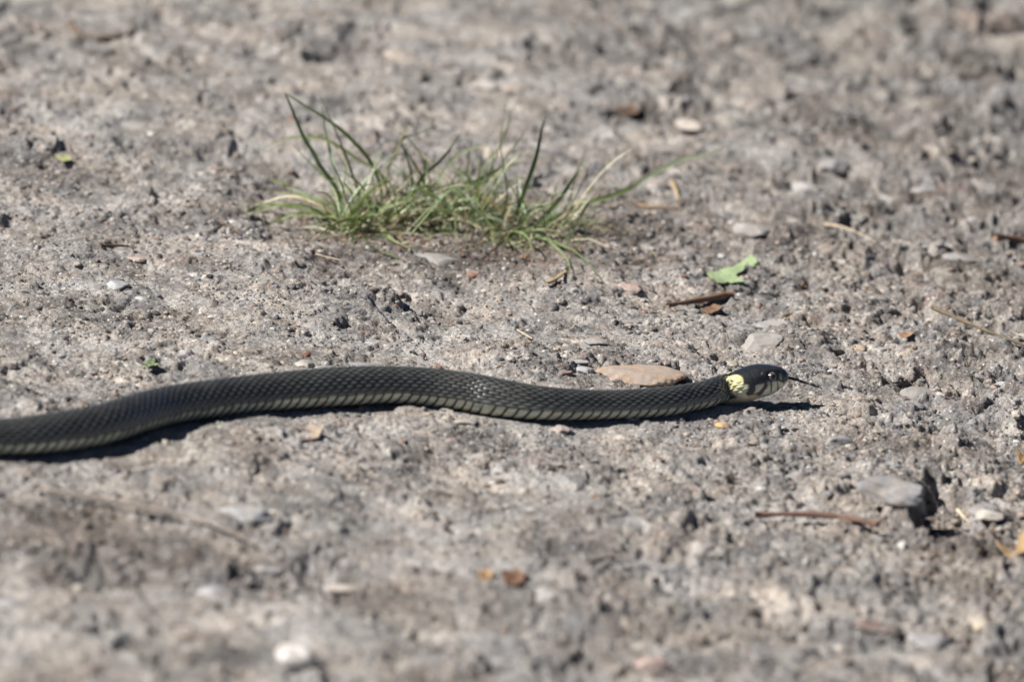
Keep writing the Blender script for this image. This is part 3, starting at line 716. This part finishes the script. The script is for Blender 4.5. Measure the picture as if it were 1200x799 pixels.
# common pebbles, half sunk, copied with shared meshes
PEB = [rock_mesh(300+k, 2, (1, 0.8, 0.55), k % 3 == 0, cuts=9, cut=(0.5, 0.9), round_=0.15*(k % 4)) for k in range(12)]
for me in PEB: me.name = 'pebble'
KINDS = [('grey', GREY), ('grey', (.22, .22, .22)), ('grey', (.33, .32, .31)), ('pale', (.35, .335, .31)), ('pale', (.40, .385, .36)), ('tan', (.36, .29, .22)), ('dark', (.11, .105, .10)), ('bluish', BLUE), ('reddish', (.27, .17, .135))]
sl = np.array([(r[0], (r[1]+r[2])/2) for r in SN])
npeb = 0; taken = []; plist = []
prng = np.random.default_rng(5)
while npeb < 230:
    px, py = prng.uniform(5, 1195), prng.uniform(12, 790)
    if prng.random() > (0.35 + 0.65*min(1, max(0, (px-500)/500))): continue
    if px < 935 and abs(py-np.interp(px, sl[:, 0], sl[:, 1])) < 40: continue
    wp = 9+11*prng.random()**2.2
    if any((px-a)**2+((py-b)*2.2)**2 < (wp*0.8+c*0.8)**2 for a, b, c in taken): continue
    taken.append((px, py, wp))
    p = hit(px, py); a = wp*0.5*np.dot(p-C0, FWD)*SENS/LENS/1200
    kn, kc = KINDS[prng.integers(len(KINDS))]
    if kn == 'reddish' and prng.random() < 0.5: kn, kc = KINDS[0]
    o = bpy.data.objects.new('pebble', PEB[prng.integers(12)]); COL.objects.link(o)
    o.scale = (a, a*prng.uniform(0.8, 1.3), a*prng.uniform(0.7, 1.2)); o.rotation_euler = (prng.uniform(-.4, .4), prng.uniform(-.4, .4), prng.uniform(0, 6.28))
    o.location = (p[0], p[1], p[2]+a*prng.uniform(-0.30, 0.12)); f_ = prng.uniform(0.85, 1.15)
    o.color = (kc[0]*f_, kc[1]*f_, kc[2]*f_, 1)
    o['category'] = 'pebble'; o['group'] = 'small %s pebbles half sunk in the dirt' % kn
    plist.append((o, px, py, kn)); npeb += 1
MARKS = [(750, 431, 'the long flat buff stone'), (1052, 585, 'the large angular blue-grey stone'), (286, 598, 'the pale bluish foreground stone'), (858, 317, 'the green leaf piece'),
         (340, 765, 'the bright white stone'), (400, 270, 'the left end of the grass'), (530, 260, 'the middle of the grass'), (650, 280, 'the right end of the grass'), (910, 440, 'the snake head'),
         (1150, 385, 'the straight yellowish stem'), (950, 606, 'the reddish brown twig'), (590, 678, 'the two bud scales'), (75, 186, 'the yellow-green scrap'), (972, 195, 'the dark slate stone'),
         (808, 148, 'the cream stone far back'), (120, 38, 'the curved twig upper left'), (138, 333, 'the pale grey flat stone'), (768, 770, 'the pink stone below'), (1005, 727, 'the crumbly bark piece'),
         (100, 505, 'the left end of the snake'), (450, 452, 'the arched middle of the snake'), (997, 272, 'the pale curved straw'), (570, 96, 'the whitish stone far back'), (1180, 280, 'the twig on the right edge'),
         (1170, 40, 'the upper right corner'), (840, 20, 'the top edge right of centre'), (330, 20, 'the top edge left of centre'), (20, 780, 'the lower left corner'), (560, 785, 'the bottom edge centre'), (1190, 780, 'the lower right corner')]
ORD = ['closest', 'second closest', 'third closest', 'fourth closest', 'fifth closest', 'sixth closest', 'seventh closest', 'eighth closest', 'ninth closest', 'tenth closest', 'eleventh closest', 'twelfth closest']
near_m = {}
for (o, px, py, kn) in plist:
    k = min(range(len(MARKS)), key=lambda q: (px-MARKS[q][0])**2+(py-MARKS[q][1])**2)
    near_m.setdefault((k, kn), []).append(((px-MARKS[k][0])**2+(py-MARKS[k][1])**2, o))
for (k, kn), lst in near_m.items():
    for i_, (_, o) in enumerate(sorted(lst, key=lambda q: q[0])):
        o['label'] = 'small %s sunken pebble, %s such one to %s' % (kn, ORD[i_], MARKS[k][2])

# ------------------------------------------------------------------ loose grit (uncountable)
def scatter_pts(n, seed):
    r = np.random.default_rng(seed); out = []
    gxx = r.uniform(-0.27, 0.27, n); gyy = r.uniform(-0.44, 0.60, n)
    return gxx, gyy, r
def Hv(xx, yy):
    i = np.clip(np.searchsorted(gx, xx)-1, 0, len(gx)-2); j = np.clip(np.searchsorted(gy, yy)-1, 0, len(gy)-2)
    u = (xx-gx[i])/(gx[i+1]-gx[i]); v = (yy-gy[j])/(gy[j+1]-gy[j])
    return (Z[j, i]*(1-u)+Z[j, i+1]*u)*(1-v)+(Z[j+1, i]*(1-u)+Z[j+1, i+1]*u)*v
xx, yy, r = scatter_pts(62000, 77); yy = np.where(r.random(len(yy)) < 0.45, r.uniform(-0.20, 0.22, len(yy)), yy)
dd, zz, rr = snake_clear(xx, yy); keep = dd > rr*1.02+0.0003*(rr > 0)
dens = 0.18+0.82*sstep(-0.2, 0.4, perlin(xx/MM/26, yy/MM/26, 120)); keep &= r.random(len(xx)) < dens
xx, yy = xx[keep], yy[keep]; n = len(xx)
vb = [rock_verts(500+k, 1 if k < 3 else 0, (1, 0.8, 0.6), cuts=5, cut=(0.55, 0.95), rough=0.14) for k in range(10)]
Vs = []; Fs = []; Cs = []; base_i = 0
size = (0.30+0.30*r.random(n)+1.7*r.random(n)**6.5)*MM; hz = Hv(xx, yy); kk = r.integers(0, 10, n)
big = size > 0.95*MM; kk = np.where(big, kk % 3, 3+kk % 7)
cc = PAL[r.integers(0, len(PAL), n)]*r.uniform(0.8, 1.3, n)[:, None]
red = r.random(n) < 0.010; cc[red] = (0.24, 0.11, 0.07); wht = r.random(n) < 0.03; cc[wht] = (0.58, 0.56, 0.52)
for k in range(10):
    m = np.nonzero(kk == k)[0]; v, f = vb[k]; a = r.uniform(0, 6.28, len(m)); ca, sa = np.cos(a), np.sin(a)
    sx = size[m]*r.uniform(0.8, 1.3, len(m)); szz = size[m]*r.uniform(0.7, 1.2, len(m))
    vx = v[None, :, 0]*sx[:, None]; vy = v[None, :, 1]*size[m][:, None]; vz = v[None, :, 2]*szz[:, None]
    W = np.stack([vx*ca[:, None]-vy*sa[:, None]+xx[m][:, None], vx*sa[:, None]+vy*ca[:, None]+yy[m][:, None], vz+(hz[m]+size[m]*np.where(size[m] > 0.95*MM, -0.10, 0.12))[:, None]], -1)
    Vs.append(W.reshape(-1, 3)); Fs.append((f[None]+(np.arange(len(m))*len(v))[:, None, None]+base_i).reshape(-1, 3))
    Cs.append(np.repeat(cc[m], len(v), 0)); base_i += len(m)*len(v)
grit = link('gravel', new_mesh('gravel', np.vstack(Vs), np.vstack(Fs), False, np.vstack(Cs), m_grit), kind='stuff', label='fine loose grit strewn over the ground', category='gravel')

# ------------------------------------------------------------------ fine plant litter (uncountable)
r = np.random.default_rng(31); Vs = []; Fs = []; Cs = []; bi = 0
LC = np.array([[.22, .13, .075], [.12, .075, .05], [.38, .29, .17], [.30, .15, .08], [.16, .12, .09], [.45, .36, .24]])
spots = [(410, 268, 60, 18, 150), (500, 275, 90, 25, 200), (610, 290, 80, 25, 220), (740, 265, 100, 40, 110), (1130, 640, 70, 40, 60), (930, 330, 120, 40, 70), (600, 400, 500, 330, 330)]
for (cx, cy, sx, sy, n) in spots:
    for _ in range(n):
        px, py = r.normal(cx, sx*0.55), r.normal(cy, sy*0.55)
        if not (0 < px < 1200 and 5 < py < 795): continue
        if px < 940 and abs(py-np.interp(px, sl[:, 0], sl[:, 1])) < 34: continue
        p = hit(px, py); L = r.uniform(1.2, 5.0)*MM*(0.7 if cx == 600 else 1); wd = L*r.uniform(0.06, 0.30); a = r.uniform(0, 6.28)
        d = np.array([math.cos(a), math.sin(a), r.uniform(-.15, .25)]); nrm = np.array([-d[1], d[0], r.uniform(-.3, .3)])
        c = p+np.array([0, 0, 0.6*MM]); bend = np.array([0, 0, r.uniform(-.1, .35)*L])
        vv = [c-d*L/2, c-nrm*wd/2+bend*.7, c+nrm*wd/2+bend*.7, c+d*L/2]
        low = [v-np.array([0, 0, 0.22*MM]) for v in vv]
        Vs += vv+low; k = bi
        Fs += [(k, k+1, k+2), (k+1, k+3, k+2), (k+4, k+6, k+5), (k+5, k+6, k+7), (k, k+4, k+5), (k, k+5, k+1), (k+1, k+5, k+7), (k+1, k+7, k+3), (k+3, k+7, k+6), (k+3, k+6, k+2), (k+2, k+6, k+4), (k+2, k+4, k)]
        Cs += [LC[r.integers(len(LC))]*r.uniform(.7, 1.2)]*8; bi += 8
link('plant_litter', new_mesh('plant_litter', np.array(Vs), np.array(Fs), False, np.array(Cs), m_litter), kind='stuff', label='crumbs of dry brown plant litter on the ground', category='litter')

# ------------------------------------------------------------------ grass
def blade_mesh(path, width, name='blade', twist=0.0, fold=0.35, tipw=0.04):
    P = catmull(np.asarray(path, float), 5); n = len(P); V = []
    for i, p in enumerate(P):
        f = i/(n-1); tg = P[min(i+1, n-1)]-P[max(i-1, 0)]; tg /= np.linalg.norm(tg)+1e-12
        vd = C0-p; vd /= np.linalg.norm(vd)
        ref = np.array([math.sin(twist+f*0.9), -math.cos(twist+f*0.9), 0.75])
        sd = np.cross(tg, ref); sd /= np.linalg.norm(sd)+1e-9; nr = np.cross(sd, tg)
        wd = width*(0.62+0.38*math.sin(min(1, f*2.2)*1.57))*(1-max(0, (f-0.45)/0.55)**1.6*(1-tipw))
        V += [p-sd*wd/2+nr*wd*fold*0.5, p, p+sd*wd/2+nr*wd*fold*0.5]
    me = new_mesh(name, np.array(V), grid_faces(n, 3), True, None, m_blade)
    return me
def trace(pl, lean, lift=1.2):
    """points on the photo's blade, rooted on the ground, leaning back by `lean` mm over its length"""
    b = hit(*pl[0]); out = [b-np.array([0, 0, 1.5*MM])]; L = len(pl)-1
    for i, (px, py) in enumerate(pl[1:], 1):
        p = on_depth(px, py, b[1]+lean*MM*i/L); g = H(p[0], p[1])+lift*MM
        if p[2] < g:
            q = hit(px, py); p = q+np.array([0, 0, lift*MM])
        out.append(p)
    return out
G1, G2, G3, G4, G5, STRAW = (.115, .160, .055), (.19, .245, .105), (.36, .43, .27), (.050, .080, .026), (.24, .275, .14), (.50, .44, .31)
LEFT = [([(403, 262), (398, 228), (375, 194), (369, 182), (355, 159), (337, 116), (333, 110)], 6, 2.1, G4), ([(452, 250), (445, 215), (433, 188), (410, 162), (387, 143), (346, 117), (330, 106)], -6, 1.9, G1),
        ([(424, 255), (420, 225), (413, 205), (401, 173), (384, 133), (371, 103)], 8, 1.6, G4), ([(400, 250), (393, 203), (388, 185), (383, 160), (379, 140), (375, 112)], 14, 1.7, G3),
        ([(462, 245), (447, 205), (421, 188), (384, 165), (355, 161), (329, 165), (290, 184)], -4, 1.7, G5), ([(403, 258), (393, 222), (366, 194), (338, 166)], 6, 1.1, G5),
        ([(402, 266), (390, 256), (369, 247), (318, 240), (285, 237), (262, 234)], 8, 1.8, G1), ([(404, 270), (396, 262), (375, 251), (346, 252), (323, 260), (295, 277)], 0, 2.0, G2),
        ([(404, 266), (387, 250), (369, 234), (346, 224), (330, 220)], 6, 2.2, G3), ([(350, 226), (335, 220), (318, 215), (296, 201)], 8, 1.0, G5), ([(398, 262), (375, 250), (332, 240), (297, 246), (283, 257)], 5, 2.0, G5),
        ([(403, 272), (399, 262), (390, 254), (375, 255)], 0, 1.5, G3), ([(404, 272), (408, 255), (421, 237), (438, 220), (460, 203)], 0, 2.8, G3), ([(410, 270), (416, 262), (438, 248), (467, 238), (477, 237)], 0, 2.2, G2),
        ([(408, 268), (414, 270), (421, 281), (438, 294), (461, 304), (499, 317)], -3, 2.2, G2), ([(440, 262), (447, 271), (461, 286), (481, 295)], -3, 1.7, G5),
        ([(448, 245), (450, 205), (459, 188), (472, 158), (473, 147), (461, 130), (457, 106)], 6, 1.1, STRAW), ([(452, 240), (455, 200), (470, 165), (490, 157), (534, 138)], 8, 1.3, G4),
        ([(482, 250), (490, 214), (513, 191), (528, 173), (545, 148)], 8, 1.7, G1), ([(478, 262), (482, 222), (508, 231), (531, 248), (533, 287)], -2, 2.0, G2), ([(470, 258), (490, 245), (510, 254), (529, 264)], 0, 1.8, G3),
        ([(462, 258), (467, 262), (505, 265), (537, 262)], 2, 1.6, G4), ([(486, 250), (482, 205), (473, 175), (466, 158)], 10, 1.6, G5), ([(470, 250), (462, 225), (452, 210)], 4, 1.6, G1),
        ([(440, 262), (428, 225), (408, 205), (395, 198)], 4, 1.3, G1), ([(400, 262), (380, 236), (352, 230), (300, 222)], 10, 1.1, G5), ([(500, 262), (512, 236), (530, 222), (560, 214)], 6, 1.5, G2)]
RIGHT = [([(600, 272), (603, 258), (618, 215), (628, 185), (635, 151), (640, 136)], 6, 2.2, G4), ([(622, 276), (630, 264), (655, 235), (668, 215), (677, 200)], 4, 2.2, G4), ([(668, 240), (676, 201), (687, 199), (685, 228)], 2, 1.1, STRAW),
         ([(665, 236), (676, 206), (683, 185), (687, 175)], 8, 1.2, G5), ([(583, 272), (587, 259), (594, 235), (591, 202), (586, 168), (591, 134), (593, 111)], 6, 1.4, G1), ([(560, 240), (567, 195), (584, 175), (599, 141)], 8, 1.4, G5),
         ([(515, 245), (540, 222), (567, 208), (591, 196), (620, 190)], 4, 1.7, G4), ([(655, 250), (668, 242), (692, 237), (729, 225), (763, 205), (797, 188), (831, 180), (862, 166)], 30, 2.2, G3),
         ([(652, 252), (690, 238), (730, 224), (770, 200), (800, 186)], 26, 1.7, G1), ([(598, 275), (608, 266), (631, 266), (665, 269), (685, 264), (703, 256)], 2, 1.8, G3), ([(592, 282), (605, 277), (624, 279), (652, 289), (675, 300), (695, 320), (711, 341)], -4, 2.0, G2),
         ([(620, 278), (635, 283), (658, 300), (667, 316), (663, 334)], -3, 1.3, G5), ([(540, 248), (552, 239), (574, 252), (594, 269), (621, 293)], -4, 2.0, G2), ([(596, 286), (586, 285), (570, 289), (543, 293)], 0, 1.6, G2),
         ([(590, 280), (594, 286), (601, 304)], -2, 1.8, (.48, .42, .06)), ([(640, 285), (641, 292), (640, 320)], -2, 0.9, G5), ([(556, 246), (548, 200), (555, 151)], 8, 1.1, G5), ([(580, 250), (584, 202), (604, 171), (622, 146)], 10, 1.0, G5),
         ([(566, 262), (560, 225), (545, 205), (530, 196)], 8, 1.5, G1), ([(604, 276), (620, 250), (640, 242), (662, 238)], 4, 2.0, G3), ([(588, 270), (570, 240), (548, 222)], 4, 1.6, G2), ([(560, 262), (575, 225), (600, 212), (622, 208)], 8, 1.2, G5),
         ([(610, 278), (640, 262), (665, 248), (690, 244)], 8, 1.6, G1), ([(560, 232), (575, 200), (590, 160), (606, 118)], 14, 0.9, G5)]
def tuft(pls, name_label, bases, nfill, seed):
    r = np.random.default_rng(seed)
    b0 = hit(*bases[0][:2]); rt = bpy.data.objects.new('grass_tuft', None); COL.objects.link(rt); rt.location = b0; rt.empty_display_size = 0.01
    rt['label'] = name_label; rt['category'] = 'grass'; pass
    def add(path, wd, c, tw):
        o = link('blade', blade_mesh(np.array(path)-b0, wd*MM, twist=tw, fold=r.uniform(0.15, 0.6)), rt)
        f = r.uniform(0.85, 1.2); o.color = (c[0]*f, c[1]*f, c[2]*f*r.uniform(.8, 1.2), 1)
    for (pl, lean, wd, c) in pls:
        add(trace(pl, lean), wd*0.85, c, r.uniform(-0.9, 0.9))
    for k in range(nfill):
        bx, by, sx, sy = bases[r.integers(len(bases))]
        p = hit(r.normal(bx, sx), r.normal(by, sy)); L = r.uniform(12, 34)*MM if r.random() < 0.68 else r.uniform(30, 50)*MM
        a = r.uniform(0, 6.28); el = r.uniform(0.05, 0.95) if r.random() < 0.66 else r.uniform(0.75, 1.35); path = [p-np.array([0, 0, 1.5*MM])]; q = p.copy()
        curl = r.uniform(0.1, 1.3)
        for i in range(5):
            q = q+np.array([math.cos(a)*math.cos(el), math.sin(a)*math.cos(el), math.sin(el)])*L/5; el -= curl/5*(1+i*0.4); a += r.uniform(-.12, .12)
            q[2] = max(q[2], H(q[0], q[1])+0.8*MM); path.append(q.copy())
        u = r.random(); c = G1 if u < .16 else G2 if u < .36 else G4 if u < .46 else G5 if u < .66 else G3 if u < .78 else STRAW if u < .92 else (.24, .17, .10)
        add(path, r.uniform(0.55, 1.35), c, r.uniform(-1.6, 1.6))
TB = [(404, 268, 12, 5), (440, 262, 18, 7), (480, 262, 20, 8), (520, 260, 22, 9), (560, 264, 20, 8), (605, 275, 16, 7), (645, 272, 20, 8)]
tuft(LEFT+RIGHT, 'sprawling green grass tuft growing from the bare ground behind the snake', [(404, 268, 9, 4), (404, 268, 7, 4), (430, 268, 14, 6), (445, 258, 16, 7), (485, 255, 18, 8), (510, 256, 16, 8), (535, 254, 18, 8), (530, 252, 20, 9), (570, 262, 18, 8), (600, 275, 12, 6), (640, 270, 18, 7)], 245, 3)

def thatch(rt, bases, n, seed):
    r = np.random.default_rng(seed); Vs = []; Fs = []; Cs = []; bi = 0; b0 = np.array(rt.location)
    for k in range(n):
        bx, by, sx, sy = bases[r.integers(len(bases))]; p = hit(r.normal(bx, sx), r.normal(by, sy))
        L = r.uniform(7, 30)*MM if r.random() < .75 else r.uniform(25, 44)*MM; a = r.uniform(0, 6.28); el = r.uniform(-0.05, 1.1); q = p-np.array([0, 0, 1*MM]); wd = r.uniform(0.25, 0.75)*MM; curl = r.uniform(0, 1.5)
        P = [q.copy()]
        for i in range(4):
            q = q+np.array([math.cos(a)*math.cos(el), math.sin(a)*math.cos(el), math.sin(el)])*L/4; el -= curl/4; a += r.uniform(-.2, .2)
            q[2] = max(q[2], H(q[0], q[1])+0.5*MM); P.append(q.copy())
        sd = np.array([-math.sin(a), math.cos(a), r.uniform(-.6, .6)]); u = r.random()
        c = np.array(STRAW if u < .28 else (.25, .18, .11) if u < .42 else G5 if u < .62 else G2 if u < .8 else G3 if u < .88 else G1)*r.uniform(.75, 1.15)
        for i, q_ in enumerate(P):
            ww = wd*(1-(i/4.2)**2); Vs += [q_-sd*ww/2-b0, q_+np.array([0, 0, ww*.25])-b0, q_+sd*ww/2-b0]; Cs += [c]*3
        for i in range(4):
            for j in (0, 1): Fs.append((bi+i*3+j, bi+i*3+j+1, bi+i*3+j+4, bi+i*3+j+3))
        bi += 15
    link('thatch', new_mesh('thatch', np.array(Vs), np.array(Fs), True, np.array(Cs), m_litter), rt, kind='stuff')
thatch(bpy.data.objects['grass_tuft'], TB, 650, 12)

# ------------------------------------------------------------------ twigs, straws, leaves
def stick(pl, rad_mm, c, label, name='twig', cat='twig', lift=0.5, flat=1.0, taper=0.6, ends=0.0):
    P = [hit(*q) for q in pl]; z0, z1 = P[0][2]+ends*MM, P[-1][2]+ends*MM
    path = [p+np.array([0, 0, (rad_mm+lift)*MM]) for p in P]
    L = len(path)-1                                  # stiff: rides on the high points
    zl = [max(p[2] for p in path)]*0
    top = [p[2] for p in path]; A = np.polyfit(range(L+1), top, 1); res = max(t-(A[0]*i+A[1]) for i, t in enumerate(top))
    path = [on_plane(q[0], q[1], A[0]*i+A[1]+res*0.6) for i, q in enumerate(pl)]
    path = catmull(np.array(path), 5); n = len(path); r = np.random.default_rng(int(pl[0][0]*7+pl[0][1]))
    b0 = path[0].copy(); 
    me = tube_mesh(path-b0, [rad_mm*MM*(1-(1-taper)*i/(n-1))*(1+0.20*r.normal()) for i in range(n)], 8, flat, m_wood, name)
    o = link(name, me, label=label, category=cat); o.location = b0; o.color = (*c, 1); return o
BR, BR2, ST = (.20, .105, .06), (.13, .08, .055), (.34, .25, .13)
stick([(1092, 360), (1120, 372), (1150, 385), (1178, 396), (1206, 406)], 0.9, (.13, .10, .06), 'straight yellowish brown stem slanting down to the right edge', lift=3.0)
stick([(885, 603), (930, 602), (975, 604), (1005, 609), (1029, 614)], 0.95, (.13, .07, .05), 'reddish brown twig lying in front of the head, left of the angular stone', taper=1.1)
stick([(782, 358), (805, 354), (830, 350), (857, 345)], 1.15, (.19, .115, .07), 'short thick brown twig just below the green leaf', taper=1.2)
stick([(40, 570), (100, 582), (160, 592), (215, 604), (255, 617), (290, 632)], 0.7, (.20, .17, .145), 'thin blurred brown twig in the left foreground beside the pale stone', taper=0.8)
stick([(965, 263), (985, 266), (1005, 273), (1023, 282)], 0.75, (.36, .31, .24), 'pale curved straw lying far back on the right', name='straw', cat='straw')
stick([(920, 367), (932, 368), (945, 371)], 0.9, BR2, 'tiny dark reddish twig behind the grey stone near the head')
stick([(1165, 278), (1185, 279), (1206, 283)], 1.6, (.22, .14, .10), 'brown blurred twig at the right edge far back')
stick([(82, 28), (95, 42), (115, 46), (140, 43), (158, 36)], 1.6, (.12, .08, .055), 'brown curved twig in the blurred upper left corner')
stick([(745, 240), (768, 243), (798, 244)], 1.3, (.30, .21, .13), 'flat brown bit of dry stem right of the grass', flat=.6)
stick([(786, 211), (792, 222), (796, 234)], 0.7, (.42, .30, .16), 'short thin straw standing right of the grass', name='straw', cat='straw')
stick([(255, 262), (268, 266), (283, 275)], 0.7, BR2, 'thin dark root-like twig left of the grass')
stick([(118, 288), (138, 288), (152, 289), (158, 296)], 0.6, (.10, .07, .055), 'thin dark bent twig above the left part of the snake')
stick([(600, 383), (612, 390), (624, 397)], 0.45, (.46, .38, .26), 'tiny pale straw behind the middle of the snake', name='straw', cat='straw')
stick([(1122, 597), (1130, 606), (1141, 617)], 0.8, (.48, .42, .32), 'short pale straw right of the large angular stone', name='straw', cat='straw')
stick([(640, 332), (652, 326), (663, 318)], 1.3, (.36, .28, .16), 'dry tan blade tip lying under the right end of the grass', name='straw', cat='straw', flat=.5)
stick([(330, 285), (352, 292), (378, 300), (400, 305)], 0.4, (.40, .33, .25), 'fine pale rootlet on the mound below the grass', name='straw', cat='straw')
stick([(985, 610), (988, 611), (990, 612)], 0.5, BR, 'short brown splinter beside the reddish brown twig')
stick([(690, 660), (705, 655), (722, 652)], 1.0, (.14, .11, .09), 'short dark blurred twig in the centre foreground')

def flake(pl, c, label, name, cat, mat, curl=1.5, thick=0.25, lift=1.0, sub=2, seed=1, ragged=0.5):
    """thin curled piece: an outline on the ground, subdivided and bent"""
    import bmesh
    rr_ = np.random.default_rng(seed+50); pl2 = []
    for a_, b_ in zip(pl, pl[1:]+pl[:1]):
        pl2.append(a_)
        for k_ in (0.33, 0.66): pl2.append((a_[0]+(b_[0]-a_[0])*k_+rr_.normal(0, ragged), a_[1]+(b_[1]-a_[1])*k_+rr_.normal(0, ragged*0.5)))
    pl = pl2
    P = [hit(*q) for q in pl]; zc = np.mean([p[2] for p in P])+lift*MM
    P = [on_plane(q[0], q[1], zc) for q in pl]; b0 = np.mean(P, 0)
    bm = bmesh.new(); vs_ = [bm.verts.new(p-b0) for p in P]; bm.faces.new(vs_)
    bmesh.ops.triangulate(bm, faces=bm.faces[:])
    for _ in range(sub): bmesh.ops.subdivide_edges(bm, edges=bm.edges[:], cuts=1, use_grid_fill=True)
    ex = max(abs(v.co.x) for v in bm.verts); ey = max(abs(v.co.y) for v in bm.verts); r = np.random.default_rng(seed); f1, f2 = r.uniform(0, 6, 2)
    for v in bm.verts:
        u, w_ = v.co.x/ex, v.co.y/ey
        v.co.z += MM*(curl*(u*u*0.9+w_*w_*0.5-0.35)+0.5*curl*math.sin(u*5+f1)*math.cos(w_*4+f2)*0.5)
    bmesh.ops.recalc_face_normals(bm, faces=bm.faces[:])
    ret = bmesh.ops.solidify(bm, geom=bm.faces[:], thickness=thick*MM)
    me = bpy.data.meshes.new(name); bm.to_mesh(me); bm.free(); me.materials.append(mat)
    o = link(name, me, label=label, category=cat); o.location = b0; o.color = (*c, 1); return o
def zz(pts, ox, oy, s): return [(ox+a/s, oy+b/s) for a, b in pts]
leafo = flake(zz([(130, 345), (160, 320), (190, 285), (215, 300), (260, 285), (330, 268), (380, 262), (440, 228), (500, 205), (570, 165), (600, 205), (618, 240), (590, 270), (560, 262), (535, 222), (495, 268), (450, 305), (415, 335), (470, 378), (520, 402),
                  (470, 400), (430, 396), (390, 402), (350, 386), (300, 415), (250, 425), (215, 400), (180, 385)], 810, 280, 8.0), (.42, .55, .30), 'torn bright green leaf piece lying right of the grass', 'leaf_fragment', 'leaf', m_leaf, curl=1.7, thick=0.2, lift=1.4, seed=8, ragged=1.0)
flake([(65, 183), (78, 182), (86, 188), (74, 190)], (.46, .45, .20), 'small yellow-green petal-like scrap at the upper left', 'leaf_scrap', 'leaf', m_leaf, curl=0.7, lift=0.7)
flake([(164, 428), (170, 425), (182, 419), (181, 424), (187, 428), (176, 429)], (.17, .22, .10), 'tiny green leaf scrap behind the left part of the snake', 'leaf_scrap', 'leaf', m_leaf, curl=0.8, lift=1.2)
put_stone(552, 320, 24, 14, (.18, .075, .045), 'crumpled reddish brown leaf bit at the foot of the grass', 552, rise=0.6, cat='leaf', name='leaf_scrap', rough=0.22, cuts=6, cut=(.35, .9))
put_stone(1005, 727, 78, 22, (.095, .05, .04), 'crumbly dark red-brown bark piece blurred in the right foreground', 777, rise=0.5, cat='bark', name='bark_piece', rough=0.26, cuts=8, cut=(.3, .9), rot=-14, sub=4)
flake([(586, 672), (604, 668), (618, 676), (610, 687), (592, 686)], (.14, .075, .042), 'rusty orange-brown bud scale in the foreground, right of a paler one', 'bud_scale', 'bud scale', m_wood, curl=2.0, thick=.6, lift=1.2)
flake([(560, 671), (572, 668), (580, 676), (570, 684), (561, 680)], (.28, .18, .09), 'small ochre bud scale left of the rusty one in the foreground', 'bud_scale', 'bud scale', m_wood, curl=2.0, thick=.6, lift=1.2)
flake([(1166, 636), (1176, 640), (1188, 646), (1196, 626), (1206, 618), (1206, 646), (1190, 652), (1172, 646)], (.34, .23, .12), 'curled tan bud scale at the right edge', 'bud_scale', 'bud scale', m_wood, curl=2.6, thick=.5, lift=2.0)
flake([(1190, 530), (1200, 524), (1208, 536), (1196, 545)], (.26, .16, .07), 'orange-brown bud scale on the right edge above the stones', 'bud_scale', 'bud scale', m_wood, curl=2.0, thick=.5, lift=1.5)
flake([(720, 128), (738, 124), (752, 130), (744, 136), (728, 136)], (.10, .062, .038), 'brown curled leaf bit far back behind the grass', 'leaf_scrap', 'leaf', m_wood, curl=2.2, lift=1.5)
put_stone(472, 515, 15, 9, (.20, .07, .05), 'small dark red crumb in front of the snake', 472, rise=0.6, cat='crumb', name='bark_crumb', rough=0.22, cuts=6, cut=(.35, .9))
put_stone(512, 430, 13, 8, (.20, .08, .05), 'tiny red-brown crumb behind the arched back of the snake', 512, rise=0.6, cat='crumb', name='bark_crumb', rough=0.22, cuts=6, cut=(.35, .9))
put_stone(662, 438, 20, 9, (.20, .13, .10), 'brown crumb left of the long buff stone', 662, rise=0.6, cat='crumb', name='bark_crumb', rough=0.22, cuts=6, cut=(.35, .9))
flake([(345, 508), (362, 500), (380, 505), (372, 516), (352, 518)], (.46, .35, .24), 'flat tan flake in front of the snake, left of centre', 'stone_flake', 'stone', m_stone, curl=0.6, thick=1.0, lift=0.8)
flake([(1050, 392), (1064, 387), (1072, 391), (1060, 397)], (.30, .19, .12), 'small orange-brown leaf bit behind the smooth yellowish pebble', 'leaf_scrap', 'leaf', m_wood, curl=1.0, lift=1.0)
flake([(820, 364), (836, 358), (848, 362), (834, 368)], (.20, .12, .075), 'thin orange chip of bark under the short thick twig', 'bark_flake', 'bark', m_wood, curl=1.0, thick=.5, lift=0.8)
print('snake verts', nV, 'ground', V.shape)
